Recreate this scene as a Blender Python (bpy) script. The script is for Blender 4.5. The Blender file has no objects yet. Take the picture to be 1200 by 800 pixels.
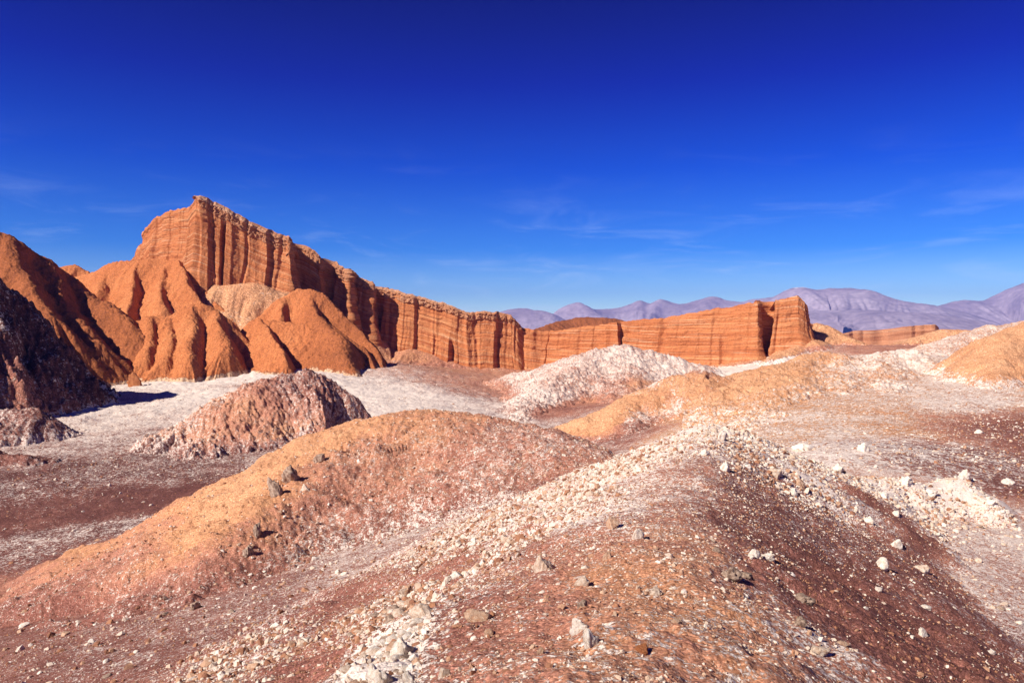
import bpy, bmesh, math, random
import numpy as np
from mathutils import Vector

# ------------------------------------------------------------------ camera, sky, sun, exposure
S = bpy.context.scene
COL = S.collection
F_PX = 900.0                      # focal length in pixels of the 1200 px wide photograph
PITCH = math.atan(15 / 900.0)     # the horizon sits 15 px above the middle
cam_d = bpy.data.cameras.new('camera')
cam_d.sensor_width = 36.0
cam_d.lens = 36.0 * F_PX / 1200.0
cam_d.clip_start = 0.1
cam_d.clip_end = 60000
cam = bpy.data.objects.new('camera', cam_d)
cam.location = (0, 0, 0)
cam.rotation_euler = (math.radians(90) - PITCH, 0, 0)
COL.objects.link(cam)
S.camera = cam

SUN_AZ = math.radians(-128)       # from straight ahead, negative to the left
SUN_EL = math.radians(37)
sun_d = bpy.data.lights.new('sun', 'SUN')
sun_d.energy = 5.0
sun_d.angle = math.radians(0.5)
sun_d.color = (1.0, 0.945, 0.87)
sun = bpy.data.objects.new('sun', sun_d)
sdir = Vector((math.sin(SUN_AZ) * math.cos(SUN_EL), math.cos(SUN_AZ) * math.cos(SUN_EL), math.sin(SUN_EL)))
sun.rotation_euler = sdir.to_track_quat('Z', 'Y').to_euler()
sun.location = (-200, -200, 300)
COL.objects.link(sun)

S.view_settings.view_transform = 'Standard'
S.view_settings.look = 'None'
S.view_settings.gamma = 1.0
S.view_settings.use_curve_mapping = False
S.view_settings.exposure = 0.62

W = bpy.data.worlds.new('World')
S.world = W
W.use_nodes = True
wn, wl = W.node_tree.nodes, W.node_tree.links
wn.clear()
w_out = wn.new('ShaderNodeOutputWorld')
w_bg = wn.new('ShaderNodeBackground')
w_bg.inputs['Strength'].default_value = 0.10
sky = wn.new('ShaderNodeTexSky')
sky.sky_type = 'NISHITA'
sky.sun_disc = False
sky.sun_elevation = SUN_EL
sky.sun_rotation = SUN_AZ
sky.altitude = 2500
sky.air_density = 1.0
sky.dust_density = 0.3
sky.ozone_density = 3.0
tc = wn.new('ShaderNodeTexCoord')
sep = wn.new('ShaderNodeSeparateXYZ')
wl.new(tc.outputs['Generated'], sep.inputs[0])
# the deep polarised blue of high desert air: the Nishita sky graded by elevation
ramp = wn.new('ShaderNodeValToRGB')
SKY_STOPS = [  # sin(elevation), multiplier
    (0.00, (0.95, 0.98, 0.95)),
    (0.03, (0.70, 0.86, 0.93)),
    (0.10, (0.11, 0.40, 0.88)),
    (0.20, (0.006, 0.17, 0.84)),
    (0.30, (0.001, 0.045, 0.62)),
    (0.42, (0.001, 0.006, 0.30)),
    (1.00, (0.002, 0.010, 0.28)),
]
els = ramp.color_ramp.elements
while len(els) < len(SKY_STOPS):
    els.new(0.5)
for e, (p_, c_) in zip(els, SKY_STOPS):
    e.position = p_
    e.color = (*c_, 1)
wl.new(sep.outputs['Z'], ramp.inputs['Fac'])
mul = wn.new('ShaderNodeMix'); mul.data_type = 'RGBA'; mul.blend_type = 'MULTIPLY'
mul.inputs['Factor'].default_value = 1.0
wl.new(sky.outputs[0], mul.inputs['A']); wl.new(ramp.outputs[0], mul.inputs['B'])
# thin wisps of cirrus low in the sky
cmap = wn.new('ShaderNodeMapping')
cmap.inputs['Scale'].default_value = (3.2, 3.2, 17.0)
cmap.inputs['Rotation'].default_value = (0.05, 0.12, 0.3)
wl.new(tc.outputs['Generated'], cmap.inputs[0])
cno = wn.new('ShaderNodeTexNoise')
cno.inputs['Scale'].default_value = 1.9; cno.inputs['Detail'].default_value = 9
cno.inputs['Roughness'].default_value = 0.62; cno.inputs['Distortion'].default_value = 0.7
wl.new(cmap.outputs[0], cno.inputs['Vector'])
cr = wn.new('ShaderNodeMapRange'); cr.interpolation_type = 'SMOOTHSTEP'
cr.inputs['From Min'].default_value = 0.48; cr.inputs['From Max'].default_value = 0.78
wl.new(cno.outputs['Fac'], cr.inputs['Value'])
cel = wn.new('ShaderNodeValToRGB')
while len(cel.color_ramp.elements) < 5:
    cel.color_ramp.elements.new(0.5)
for e, (p_, v_) in zip(cel.color_ramp.elements, [(0.0, 0.30), (0.05, 0.32), (0.10, 0.18), (0.17, 0.04), (0.24, 0.0)]):
    e.position = p_; e.color = (v_, v_, v_, 1)
wl.new(sep.outputs['Z'], cel.inputs['Fac'])
cm = wn.new('ShaderNodeMath'); cm.operation = 'MULTIPLY'
wl.new(cr.outputs[0], cm.inputs[0]); wl.new(cel.outputs[0], cm.inputs[1])
cmix = wn.new('ShaderNodeMix'); cmix.data_type = 'RGBA'
wl.new(cm.outputs[0], cmix.inputs['Factor'])
wl.new(mul.outputs['Result'], cmix.inputs['A'])
cmix.inputs['B'].default_value = (6.5, 7.6, 9.0, 1)
wl.new(cmix.outputs['Result'], w_bg.inputs['Color'])
wl.new(w_bg.outputs[0], w_out.inputs['Surface'])

# ------------------------------------------------------------------ numbers: noise and pixel geometry
rng = np.random.default_rng(7)
_G = rng.normal(size=(256, 3)); _G /= np.linalg.norm(_G, axis=1)[:, None]
_G = _G.astype(np.float32)


def _hash(ix, iy, iz, seed):
    h = (ix.astype(np.uint32) * np.uint32(374761393)) ^ (iy.astype(np.uint32) * np.uint32(668265263)) ^ (iz.astype(np.uint32) * np.uint32(2246822519)) ^ np.uint32(seed * 7919 + 13)
    h = (h ^ (h >> np.uint32(13))) * np.uint32(1274126177)
    return (h ^ (h >> np.uint32(16))) & np.uint32(255)


def perlin(x, y, z=None, seed=0):
    x = np.asarray(x, np.float64); y = np.asarray(y, np.float64)
    z = np.zeros_like(x) + 0.37 if z is None else np.asarray(z, np.float64)
    x0 = np.floor(x); y0 = np.floor(y); z0 = np.floor(z)
    fx = (x - x0).astype(np.float32); fy = (y - y0).astype(np.float32); fz = (z - z0).astype(np.float32)
    xi = x0.astype(np.int64); yi = y0.astype(np.int64); zi = z0.astype(np.int64)
    u = fx * fx * fx * (fx * (fx * 6 - 15) + 10)
    v = fy * fy * fy * (fy * (fy * 6 - 15) + 10)
    w = fz * fz * fz * (fz * (fz * 6 - 15) + 10)
    out = 0
    for dx in (0, 1):
        wx = u if dx else 1 - u
        for dy in (0, 1):
            wy = v if dy else 1 - v
            for dz in (0, 1):
                wz = w if dz else 1 - w
                g = _G[_hash(xi + dx, yi + dy, zi + dz, seed)]
                out = out + wx * wy * wz * (g[..., 0] * (fx - dx) + g[..., 1] * (fy - dy) + g[..., 2] * (fz - dz))
    return out * 1.6


def fbm(x, y, z=None, wl=1.0, octv=4, gain=0.5, seed=0, mode='fbm'):
    """wl: wavelength in metres of the first octave; result about -1..1"""
    o = 0; a = 1.0; tot = 0; f = 1.0 / wl
    for k in range(octv):
        n = perlin(x * f, y * f, None if z is None else z * f, seed + k * 17)
        if mode == 'ridge':
            n = 1 - 2 * np.abs(n)
        elif mode == 'billow':
            n = 2 * np.abs(n) - 0.6
        o = o + a * n; tot += a; a *= gain; f *= 2.03
    return o / tot


def sstep(a, b, x):
    t = np.clip((x - a) / (b - a), 0, 1)
    return t * t * (3 - 2 * t)


CP, SP = math.cos(PITCH), math.sin(PITCH)


def ray(u, v):
    u = np.asarray(u, float); v = np.asarray(v, float)
    a = (u - 600) / F_PX; b = -(v - 400) / F_PX
    X = a; Y = CP + b * SP; Z = -SP + b * CP
    return X / Y, Z / Y            # per metre forward


def P(u, v, d):
    rx, rz = ray(u, v)
    return (float(rx) * d, float(d), float(rz) * d)


def polyline_smooth(pts, n=6):
    pts = np.array(pts, float)
    if len(pts) < 3:
        return pts
    p = np.vstack([2 * pts[0] - pts[1], pts, 2 * pts[-1] - pts[-2]])
    out = []
    for i in range(1, len(p) - 2):
        for k in range(n):
            t = k / n
            out.append(0.5 * ((2 * p[i]) + (-p[i - 1] + p[i + 1]) * t + (2 * p[i - 1] - 5 * p[i] + 4 * p[i + 1] - p[i + 2]) * t * t + (-p[i - 1] + 3 * p[i] - 3 * p[i + 1] + p[i + 2]) * t ** 3))
    out.append(p[-2])
    return np.array(out)


# ------------------------------------------------------------------ the ground's height
# (u, v, d): where the valley floor is seen and how far off it is judged to be
FLOOR = [
    (0, 625, 86), (170, 600, 88), (0, 560, 110), (250, 560, 108), (100, 530, 132), (0, 490, 180), (200, 460, 235), (0, 452, 265),
    (330, 428, 305), (440, 450, 255), (520, 470, 215), (480, 428, 310), (600, 440, 360), (640, 470, 250), (590, 495, 180), (665, 515, 140),
    (700, 434, 350), (830, 434, 330), (905, 422, 325), (960, 404, 330), (760, 446, 290), (380, 520, 120), (520, 520, 110), (620, 530, 105),
    (660, 575, 40), (470, 645, 33), (300, 705, 27), (150, 755, 25), (0, 795, 23), (-200, 900, 20), (-250, 760, 40), (-200, 690, 70), (0, 700, 58),
    (300, 610, 70), (500, 540, 75),
    (1000, 522, 47), (1100, 560, 40), (1180, 588, 36.5), (1100, 680, 23), (1200, 790, 16), (1400, 800, 18), (1400, 600, 40), (1180, 520, 55), (1250, 480, 80),
    (1000, 480, 78), (920, 480, 80), (1080, 470, 85), (1000, 440, 118), (930, 445, 120), (960, 416, 158), (1060, 414, 165), (1090, 440, 120), (900, 440, 140),
    (850, 520, 60), (780, 545, 60), (700, 530, 90), (820, 490, 95),
    (900, 436, 240), (1000, 423, 250), (1100, 423, 250), (1000, 405, 450), (1100, 404, 450), (1250, 410, 300), (1400, 420, 200), (1300, 404, 600), (1000, 399, 900),
    (600, 400, 900), (300, 410, 600), (0, 410, 600), (-300, 410, 600), (-300, 480, 200), (-400, 600, 90),
]
_fp = np.array([P(*f) for f in FLOOR] + [(0, -3, -8), (-6, -3, -8.5), (6, -3, -7.5), (0.5, 6, -6.5), (2.5, 14, -6.5), (6, 24, -7.0)])


def _pc(x, y):
    r = np.sqrt(x * x + y * y) + 1e-6
    return np.arctan2(x, y) * 1.6, np.log(np.maximum(r, 3.0))


_fa, _fb = _pc(_fp[:, 0], _fp[:, 1])
_D = np.hypot(_fa[:, None] - _fa[None], _fb[:, None] - _fb[None])
_wf = np.linalg.solve(np.block([[-_D + 0.004 * np.eye(len(_fa)), np.ones((len(_fa), 1))], [np.ones((1, len(_fa))), np.zeros((1, 1))]]), np.append(_fp[:, 2], 0))


def ground0(x, y):
    a, b = _pc(x, y)
    a = np.clip(a, -1.7, 1.7)
    out = np.full(np.shape(x), _wf[-1], float)
    for i in range(len(_fa)):
        out -= _wf[i] * np.sqrt((a - _fa[i]) ** 2 + (b - _fb[i]) ** 2 + 0.0009)
    r = np.hypot(x, y)
    k = sstep(450, 1100, r)
    return out * (1 - k) + k * (-38 - 6 * sstep(1500, 9000, r))


def ground(x, y):
    r = np.hypot(x, y)
    z = ground0(x, y)
    far = sstep(60, 300, r)
    z = z + fbm(x, y, wl=30, octv=3, seed=3) * (0.35 + 1.6 * far) * (1 - 0.7 * sstep(900, 3000, r))
    z = z + fbm(x, y, wl=5, octv=5, seed=5, gain=0.6, mode='billow') * (0.16 + 0.55 * far)
    z = z + fbm(x, y, wl=0.7, octv=3, seed=8, gain=0.6) * 0.045 * (1 - far)
    z = z + fbm(x, y, wl=1.6, octv=3, seed=7, gain=0.6, mode='billow') * 0.16 * sstep(40, 90, r) * (1 - sstep(450, 800, r))
    z = z + sstep(1500, 3500, r) * fbm(x, y, wl=1800, octv=4, seed=9) * 14
    return z


class Crest:
    def __init__(s, pts, sl=0.6, sr=0.6, r0=4.0, gul=0.0, gl=8.0, gr=10.0, seed=0, foot=0.0, smooth=True):
        s.p = polyline_smooth(pts) if smooth else np.array(pts, float)
        s.sl, s.sr, s.r0, s.gul, s.gl, s.gr, s.seed, s.foot = sl, sr, r0, gul, gl, gr, seed, foot
        s.acc = np.concatenate([[0], np.cumsum(np.hypot(*(np.diff(s.p[:, :2], axis=0).T)))])

    def h(s, x, y):
        best = np.full(x.shape, 1e12); zc = np.zeros(x.shape); sc = np.zeros(x.shape); q = np.zeros(x.shape)
        for i in range(len(s.p) - 1):
            a = s.p[i]; b = s.p[i + 1]
            ex, ey = b[0] - a[0], b[1] - a[1]
            L2 = ex * ex + ey * ey + 1e-9
            t = np.clip(((x - a[0]) * ex + (y - a[1]) * ey) / L2, 0, 1)
            dx = x - a[0] - t * ex; dy = y - a[1] - t * ey
            d2 = dx * dx + dy * dy
            m = d2 < best
            best = np.where(m, d2, best)
            zc = np.where(m, a[2] + t * (b[2] - a[2]), zc)
            L = math.sqrt(L2)
            cr_ = (ex * (y - a[1]) - ey * (x - a[0])) / L      # >0: left of the crest's direction
            al = ((x - a[0]) * ex + (y - a[1]) * ey) / L
            over = np.where(al < 0, al, np.where(al > L, al - L, 0))
            q = np.where(m, cr_, q)
            sc = np.where(m, s.acc[i] + t * L + np.sign(over) * np.minimum(np.abs(np.arctan2(over, np.abs(cr_) + 1e-6)) * 12, 18), sc)
        r = np.sqrt(best)
        qq = 0.5 + 0.5 * np.clip(q / (r + 1e-6), -1, 1)
        sl = s.sr + (s.sl - s.sr) * qq
        rr = np.sqrt(r * r + s.r0 ** 2) - s.r0
        drop = sl * rr
        if s.foot:                                   # concave foot
            drop = drop - s.foot * sl * rr * sstep(0.3, 1.0, rr / (rr + 3 * s.r0))
        if s.gul:
            wob = perlin(x / (s.gl * 1.7), y / (s.gl * 1.7), seed=s.seed + 5) * s.gl * 0.5
            g = sc + np.sign(q) * 37.7 + wob
            n = np.abs(perlin(g / s.gl, g * 0 + np.sign(q) * 3.1 + r / (s.gl * 6), seed=s.seed + 2))
            n2 = np.abs(perlin(g / (s.gl * 0.43), g * 0 + 7.7 + r / (s.gl * 4), seed=s.seed + 3))
            n3 = np.abs(perlin(g / (s.gl * 0.17), g * 0 + 3.3 + r / (s.gl * 2), seed=s.seed + 4))
            v = (1 - np.clip(n * 2.6, 0, 1)) + 0.6 * (1 - np.clip(n2 * 3.2, 0, 1)) + 0.2 * (1 - np.clip(n3 * 2.4, 0, 1))
            drop = drop + s.gul * v * sstep(0.1, 1.0, r / s.gr) 
        return zc - drop


class Hill:
    def __init__(s, name, crests, rough, seed=1, blend=1.0):
        s.name, s.crests, s.rough, s.seed, s.blend = name, crests, rough, seed, blend

    def h0(s, x, y):
        out = None
        d_ = float(np.mean([c.p[:, 1].mean() for c in s.crests]))     # bends the slopes so that no face is a plain ruled plane
        wl_ = max(0.07 * d_, 1.5)
        x, y = (x + 0.012 * d_ * fbm(x, y, wl=wl_, octv=3, gain=0.5, seed=s.seed + 40), y + 0.012 * d_ * fbm(x, y, wl=wl_, octv=3, gain=0.5, seed=s.seed + 41))
        for c in s.crests:
            hh = c.h(x, y)
            if out is None:
                out = hh
            else:                                      # smooth maximum
                k = s.blend
                d = np.clip(0.5 + 0.5 * (hh - out) / k, 0, 1)
                out = out * (1 - d) + hh * d + k * d * (1 - d)
        return out

    def h(s, x, y):
        z = s.h0(x, y)
        for (wl_, amp, octv, mode, gain) in s.rough:
            z = z + amp * fbm(x, y, wl=wl_, octv=octv, gain=gain, mode=mode, seed=s.seed)
        return z


H = {}
# a long stony ridge the photographer stands on
H['stony_ridge'] = Hill('stony_ridge', [
    Crest([(-1.2, -9, -2.0), (-0.3, -3, -1.75), (0.2, 1.5, -1.66), P(690, 765, 4.7), P(735, 680, 8), P(770, 610, 13), P(805, 552, 21), P(838, 503, 31), P(850, 512, 36)], sl=0.47, sr=0.54, r0=1.6, gul=0.22, gl=2.6, gr=3.5, seed=11),
    Crest([P(838, 504, 31), P(895, 522, 32), P(950, 545, 33), P(1010, 558, 33.5), P(1060, 563, 34), P(1090, 570, 34), P(1128, 562, 34.5), P(1155, 578, 34.5), P(1185, 596, 34.5)], sl=0.5, sr=0.5, r0=0.7, gul=0.15, gl=2.0, gr=2, seed=12),
], [(6, 0.34, 3, 'fbm', 0.5), (1.4, 0.10, 3, 'billow', 0.55), (0.34, 0.034, 3, 'billow', 0.6), (0.09, 0.010, 2, 'fbm', 0.6)], seed=21, blend=1.2)
# the tan rounded hill beyond it
H['tan_hill'] = Hill('tan_hill', [
    Crest([P(705, 548, 42), P(650, 520, 47), P(590, 495, 53), P(530, 482, 57), P(480, 482, 58), P(420, 492, 57.5), P(372, 507, 56), P(300, 551, 53), P(240, 590, 51), P(170, 645, 48), P(90, 690, 45), P(0, 735, 41)], sl=0.35, sr=0.75, r0=6, gul=0.55, gl=4.2, gr=9, seed=31),
    Crest([P(400, 530, 49), P(330, 590, 42), P(280, 650, 36), P(220, 700, 33)], sl=0.42, sr=0.5, r0=5, gul=0.4, gl=3, gr=5, seed=33),
    Crest([P(260, 605, 60), P(170, 622, 62), P(90, 645, 64), P(0, 682, 64), P(-120, 735, 62)], sl=0.45, sr=0.6, r0=3, gul=0.5, gl=4, gr=6, seed=32),
], [(9, 0.7, 3, 'fbm', 0.5), (2.6, 0.42, 4, 'billow', 0.6), (0.6, 0.12, 3, 'billow', 0.65)], seed=35, blend=1.6)
# crusted mound standing in the white flat
H['crusted_mound'] = Hill('crusted_mound', [
    Crest([P(205, 500, 137), P(240, 476, 140), P(290, 451, 143), P(330, 439, 147), P(368, 433, 150), P(400, 452, 151), P(440, 494, 151)], sl=0.85, sr=0.62, r0=4, gul=1.0, gl=6, gr=6, seed=41),
    Crest([P(300, 455, 141), P(270, 490, 133), P(240, 512, 128)], sl=0.6, sr=0.6, r0=3, gul=0.6, gl=4, gr=4, seed=42),
], [(12, 0.9, 3, 'fbm', 0.5), (4.0, 1.2, 4, 'billow', 0.62), (1.1, 0.5, 3, 'billow', 0.62)], seed=45, blend=2)
H['small_crusted_mound'] = Hill('small_crusted_mound', [
    Crest([P(-60, 470, 150), P(0, 478, 150), P(40, 478, 150), P(58, 484, 150), P(85, 505, 150), P(115, 522, 150)], sl=0.75, sr=0.55, r0=3, gul=0.8, gl=6, gr=6, seed=51),
    Crest([P(-90, 520, 120), P(0, 530, 122), P(60, 538, 122), P(110, 560, 118)], sl=0.5, sr=0.4, r0=4, gul=0.6, gl=6, gr=6, seed=52),
], [(12, 0.9, 3, 'fbm', 0.5), (3.4, 0.9, 4, 'billow', 0.62), (1.0, 0.42, 3, 'billow', 0.62)], seed=55, blend=2)
# dark shaded hill on the left with salt on it
H['shaded_hill'] = Hill('shaded_hill', [
    Crest([P(-330, 150, 165), P(-180, 225, 180), P(-60, 290, 195), P(0, 330, 205), P(36, 364, 214), P(70, 400, 220), P(100, 440, 224)], sl=0.7, sr=1.02, r0=4, gul=3.0, gl=11, gr=14, seed=61),
    Crest([P(-40, 385, 190), P(30, 410, 195), P(75, 430, 200), P(95, 448, 202)], sl=0.8, sr=1.0, r0=3, gul=2.0, gl=9, gr=9, seed=62),
], [(18, 2.6, 3, 'fbm', 0.5), (6, 2.6, 4, 'billow', 0.62), (1.6, 0.7, 2, 'billow', 0.6)], seed=65, blend=3)
H['rust_hill'] = Hill('rust_hill', [
    Crest([P(-200, 225, 290), P(-60, 258, 295), P(0, 272, 300), P(35, 292, 306), P(52, 303, 308), P(78, 318, 312), P(110, 345, 310), P(140, 366, 300), P(165, 392, 290)], sl=1.0, sr=0.85, r0=4, gul=5.5, gl=17, gr=24, seed=71),
    Crest([P(55, 304, 306), P(72, 345, 290), P(95, 376, 279), P(118, 400, 270)], sl=1.1, sr=1.0, r0=3, gul=2.5, gl=11, gr=10, seed=72),
    Crest([P(8, 278, 298), P(25, 320, 280), P(60, 370, 262)], sl=1.0, sr=1.0, r0=3, gul=2.5, gl=11, gr=10, seed=73),
], [(22, 1.8, 3, 'fbm', 0.5), (6, 1.1, 4, 'billow', 0.6), (1.6, 0.35, 2, 'billow', 0.6)], seed=75, blend=3)
CL = dict(sl=0.95, sr=0.95)
RILL = [(18, 1.4, 3, 'fbm', 0.5), (6, 1.0, 4, 'billow', 0.6), (1.6, 0.32, 3, 'billow', 0.6)]
H['clay_cone'] = Hill('clay_cone', [
    Crest([P(85, 325, 362), P(112, 315, 356), P(135, 307, 352), P(170, 304, 350), P(205, 305, 348), P(220, 320, 346), P(245, 342, 342), P(290, 382, 336)], sl=1.2, sr=1.35, r0=1.6, gul=3.2, gl=11, gr=12, seed=81),
    Crest([P(205, 305, 347), P(221, 330, 334), P(234, 354, 322), P(243, 374, 313)], sl=1.7, sr=0.95, r0=0.7, gul=2.0, gl=8, gr=8, seed=82),
    Crest([P(185, 305, 349), P(188, 332, 334), P(190, 362, 318)], sl=1.3, sr=1.1, r0=1.0, gul=2, gl=7, gr=8, seed=83),
    Crest([P(60, 318, 400), P(84, 309, 402), P(100, 317, 402)], sl=0.8, sr=0.8, r0=2, gul=2, gl=9, gr=8, seed=84),
    Crest([P(158, 305, 350), P(155, 332, 335), P(150, 364, 318)], sl=1.4, sr=1.1, r0=1.0, gul=2, gl=7, gr=8, seed=85),
    Crest([P(125, 310, 354), P(118, 335, 340), P(110, 360, 325)], sl=1.3, sr=1.0, r0=1.4, gul=2, gl=7, gr=8, seed=86),
    Crest([P(243, 342, 340), P(262, 362, 330), P(275, 384, 320)], sl=1.6, sr=1.0, r0=0.8, gul=1.5, gl=7, gr=8, seed=88),
], RILL, seed=87, blend=1.0)
H['clay_lobes'] = Hill('clay_lobes', [
    Crest([P(150, 384, 298), P(172, 372, 302), P(195, 372, 303), P(222, 356, 306), P(245, 357, 307), P(268, 374, 306), P(292, 400, 302)], sl=1.1, sr=1.3, r0=2.0, gul=2, gl=10, gr=10, seed=91),
    Crest([P(176, 374, 300), P(172, 395, 288), P(166, 416, 276)], sl=1.5, sr=1.0, r0=2.2, gul=1.0, gl=8, gr=8, seed=92),
    Crest([P(200, 372, 301), P(198, 394, 288), P(194, 420, 274)], sl=1.6, sr=1.0, r0=2.2, gul=1.0, gl=8, gr=8, seed=95),
    Crest([P(226, 357, 304), P(224, 388, 288), P(222, 420, 272)], sl=1.6, sr=1.0, r0=2.2, gul=1.0, gl=8, gr=8, seed=93),
    Crest([P(252, 362, 305), P(258, 385, 293), P(264, 410, 281)], sl=1.6, sr=1.0, r0=1.8, gul=1.0, gl=8, gr=8, seed=94),
], RILL, seed=97, blend=0.7)
H['small_clay_cone'] = Hill('small_clay_cone', [
    Crest([P(266, 353, 345), P(283, 342, 346), P(295, 342, 346), P(312, 360, 344)], sl=1.0, sr=1.0, r0=1.2, gul=1.5, gl=9, gr=8, seed=101),
    Crest([P(294, 342, 346), P(298, 352, 340), P(300, 364, 334)], sl=1.5, sr=1.0, r0=0.8, gul=1.0, gl=9, gr=8, seed=102),
], RILL, seed=105, blend=0.8)
H['great_clay_mound'] = Hill('great_clay_mound', [
    Crest([P(285, 385, 325), P(310, 362, 330), P(335, 345, 333), P(360, 338, 334), P(382, 345, 333), P(398, 362, 330), P(425, 392, 325), P(450, 420, 320), P(472, 444, 316)], sl=1.2, sr=1.1, r0=2, gul=2.6, gl=11, gr=12, seed=111),
    Crest([P(300, 376, 318), P(330, 376, 315), P(350, 378, 313), P(372, 370, 315), P(395, 385, 311), P(425, 412, 305), P(448, 438, 300)], sl=1.3, sr=1.05, r0=2, gul=2.0, gl=11, gr=10, seed=112),
    Crest([P(308, 373, 317), P(322, 394, 299), P(336, 420, 279)], sl=1.6, sr=0.8, r0=0.7, gul=1.2, gl=9, gr=8, seed=113),
    Crest([P(335, 346, 331), P(334, 360, 323), P(332, 374, 316)], sl=1.4, sr=1.0, r0=1.0, gul=1.0, gl=7, gr=8, seed=118),
    Crest([P(425, 412, 305), P(438, 430, 296), P(446, 446, 289)], sl=1.7, sr=1.0, r0=0.8, gul=1.0, gl=7, gr=8, seed=119),
    Crest([P(362, 339, 333), P(369, 356, 324), P(374, 370, 316)], sl=1.6, sr=1.0, r0=0.8, gul=1.0, gl=9, gr=8, seed=114),
    Crest([P(375, 371, 314), P(398, 400, 296), P(412, 432, 279)], sl=1.3, sr=0.8, r0=3, gul=1.2, gl=9, gr=8, seed=115),
    Crest([P(404, 386, 325), P(418, 383, 325), P(432, 402, 314), P(452, 438, 298)], sl=1.9, sr=1.0, r0=0.8, gul=1.5, gl=9, gr=8, seed=116),
], RILL, seed=117, blend=0.9)
H['red_hill'] = Hill('red_hill', [
    Crest([P(610, 392, 600), P(640, 382, 620), P(665, 374, 640), P(700, 371, 640), P(735, 379, 640), P(780, 392, 640)], sl=0.4, sr=0.5, r0=5, gul=4, gl=16, gr=14, seed=121),
], [(20, 1.6, 3, 'fbm', 0.5), (6, 1.0, 4, 'billow', 0.55)], seed=125)
H['white_mound'] = Hill('white_mound', [
    Crest([P(598, 494, 178), P(630, 465, 212), P(660, 440, 245), P(690, 420, 270), P(712, 409, 283), P(735, 405, 287), P(765, 412, 285), P(800, 425, 280), P(850, 440, 265)], sl=0.5, sr=0.4, r0=8, gul=1.6, gl=12, gr=14, seed=131),
    Crest([P(725, 408, 284), P(735, 440, 245), P(730, 470, 205)], sl=0.3, sr=0.3, r0=9, gul=1.2, gl=9, gr=10, seed=132),
], [(16, 1.2, 3, 'fbm', 0.5), (5, 1.3, 4, 'billow', 0.62), (1.5, 0.55, 3, 'billow', 0.62)], seed=135, blend=3)
H['ochre_mound'] = Hill('ochre_mound', [
    Crest([P(655, 524, 112), P(690, 492, 114), P(735, 470, 117), P(765, 458, 119), P(795, 443, 121), P(822, 435, 122), P(842, 444, 121), P(872, 468, 116)], sl=0.65, sr=0.55, r0=4, gul=0.9, gl=6, gr=7, seed=141),
    Crest([P(735, 470, 116), P(740, 500, 104), P(730, 525, 97)], sl=0.55, sr=0.5, r0=3, gul=0.6, gl=5, gr=5, seed=142),
    Crest([P(815, 437, 121), P(850, 470, 108), P(860, 490, 100)], sl=0.5, sr=0.5, r0=4, gul=0.6, gl=5, gr=5, seed=143),
], [(9, 0.6, 3, 'fbm', 0.5), (3, 0.55, 4, 'billow', 0.62), (0.9, 0.2, 3, 'billow', 0.62)], seed=145, blend=1.5)
H['crusted_tan_hill'] = Hill('crusted_tan_hill', [
    Crest([P(840, 478, 96), P(870, 455, 108), P(900, 436, 118), P(930, 424, 126), P(962, 414, 132), P(1000, 419, 136), P(1030, 414, 137), P(1058, 411, 137), P(1088, 422, 130), P(1112, 440, 120), P(1130, 456, 112)], sl=0.4, sr=0.22, r0=3, gul=2.4, gl=7, gr=10, seed=401),
    Crest([P(935, 424, 125), P(925, 450, 102), P(905, 480, 82), P(900, 500, 70)], sl=0.22, sr=0.26, r0=3, gul=0.7, gl=5, gr=6, seed=402),
    Crest([P(1030, 415, 136), P(1040, 440, 112), P(1050, 470, 90), P(1040, 492, 76)], sl=0.26, sr=0.22, r0=3, gul=0.7, gl=5, gr=6, seed=403),
    Crest([P(985, 417, 134), P(985, 450, 106), P(975, 480, 84)], sl=0.24, sr=0.24, r0=2, gul=0.7, gl=5, gr=6, seed=404),
], [(10, 0.6, 3, 'fbm', 0.5), (3.4, 0.75, 4, 'billow', 0.62), (1.0, 0.3, 3, 'billow', 0.62)], seed=405, blend=0.8)
H['cracked_tan_hill'] = Hill('cracked_tan_hill', [
    Crest([P(1085, 452, 108), P(1115, 437, 111), P(1145, 414, 114), P(1172, 392, 117), P(1200, 379, 119), P(1260, 366, 122), P(1330, 360, 124)], sl=0.6, sr=0.5, r0=2.5, gul=1.6, gl=5, gr=6, seed=151),
    Crest([P(1172, 394, 116), P(1168, 430, 105), P(1150, 465, 97), P(1125, 482, 93)], sl=0.7, sr=0.6, r0=2, gul=1.0, gl=4, gr=4, seed=152),
], [(9, 0.7, 3, 'fbm', 0.5), (2.6, 0.45, 4, 'billow', 0.6), (0.8, 0.12, 3, 'fbm', 0.6)], seed=155, blend=1.5)
H['pale_hill'] = Hill('pale_hill', [
    Crest([P(1070, 420, 178), P(1100, 404, 188), P(1130, 391, 196), P(1165, 381, 202), P(1220, 377, 204), P(1300, 379, 200)], sl=0.4, sr=0.42, r0=5, gul=1.2, gl=8, gr=8, seed=161),
], [(10, 0.8, 3, 'fbm', 0.5), (3.5, 0.7, 4, 'billow', 0.6), (1.0, 0.2, 3, 'fbm', 0.6)], seed=165)
H['buff_hill'] = Hill('buff_hill', [   # tan shoulder running down from the end of the cliff
    Crest([P(930, 392, 352), P(952, 380, 352), P(968, 384, 348), P(1000, 398, 335), P(1030, 412, 320)], sl=0.55, sr=0.5, r0=4, gul=2, gl=10, gr=10, seed=171),
    Crest([P(955, 384, 350), P(930, 408, 318), P(915, 418, 306)], sl=0.5, sr=0.5, r0=4, gul=1.2, gl=9, gr=9, seed=172),
], [(14, 1.2, 3, 'fbm', 0.5), (4, 0.6, 4, 'billow', 0.6)], seed=175, blend=2)
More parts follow.
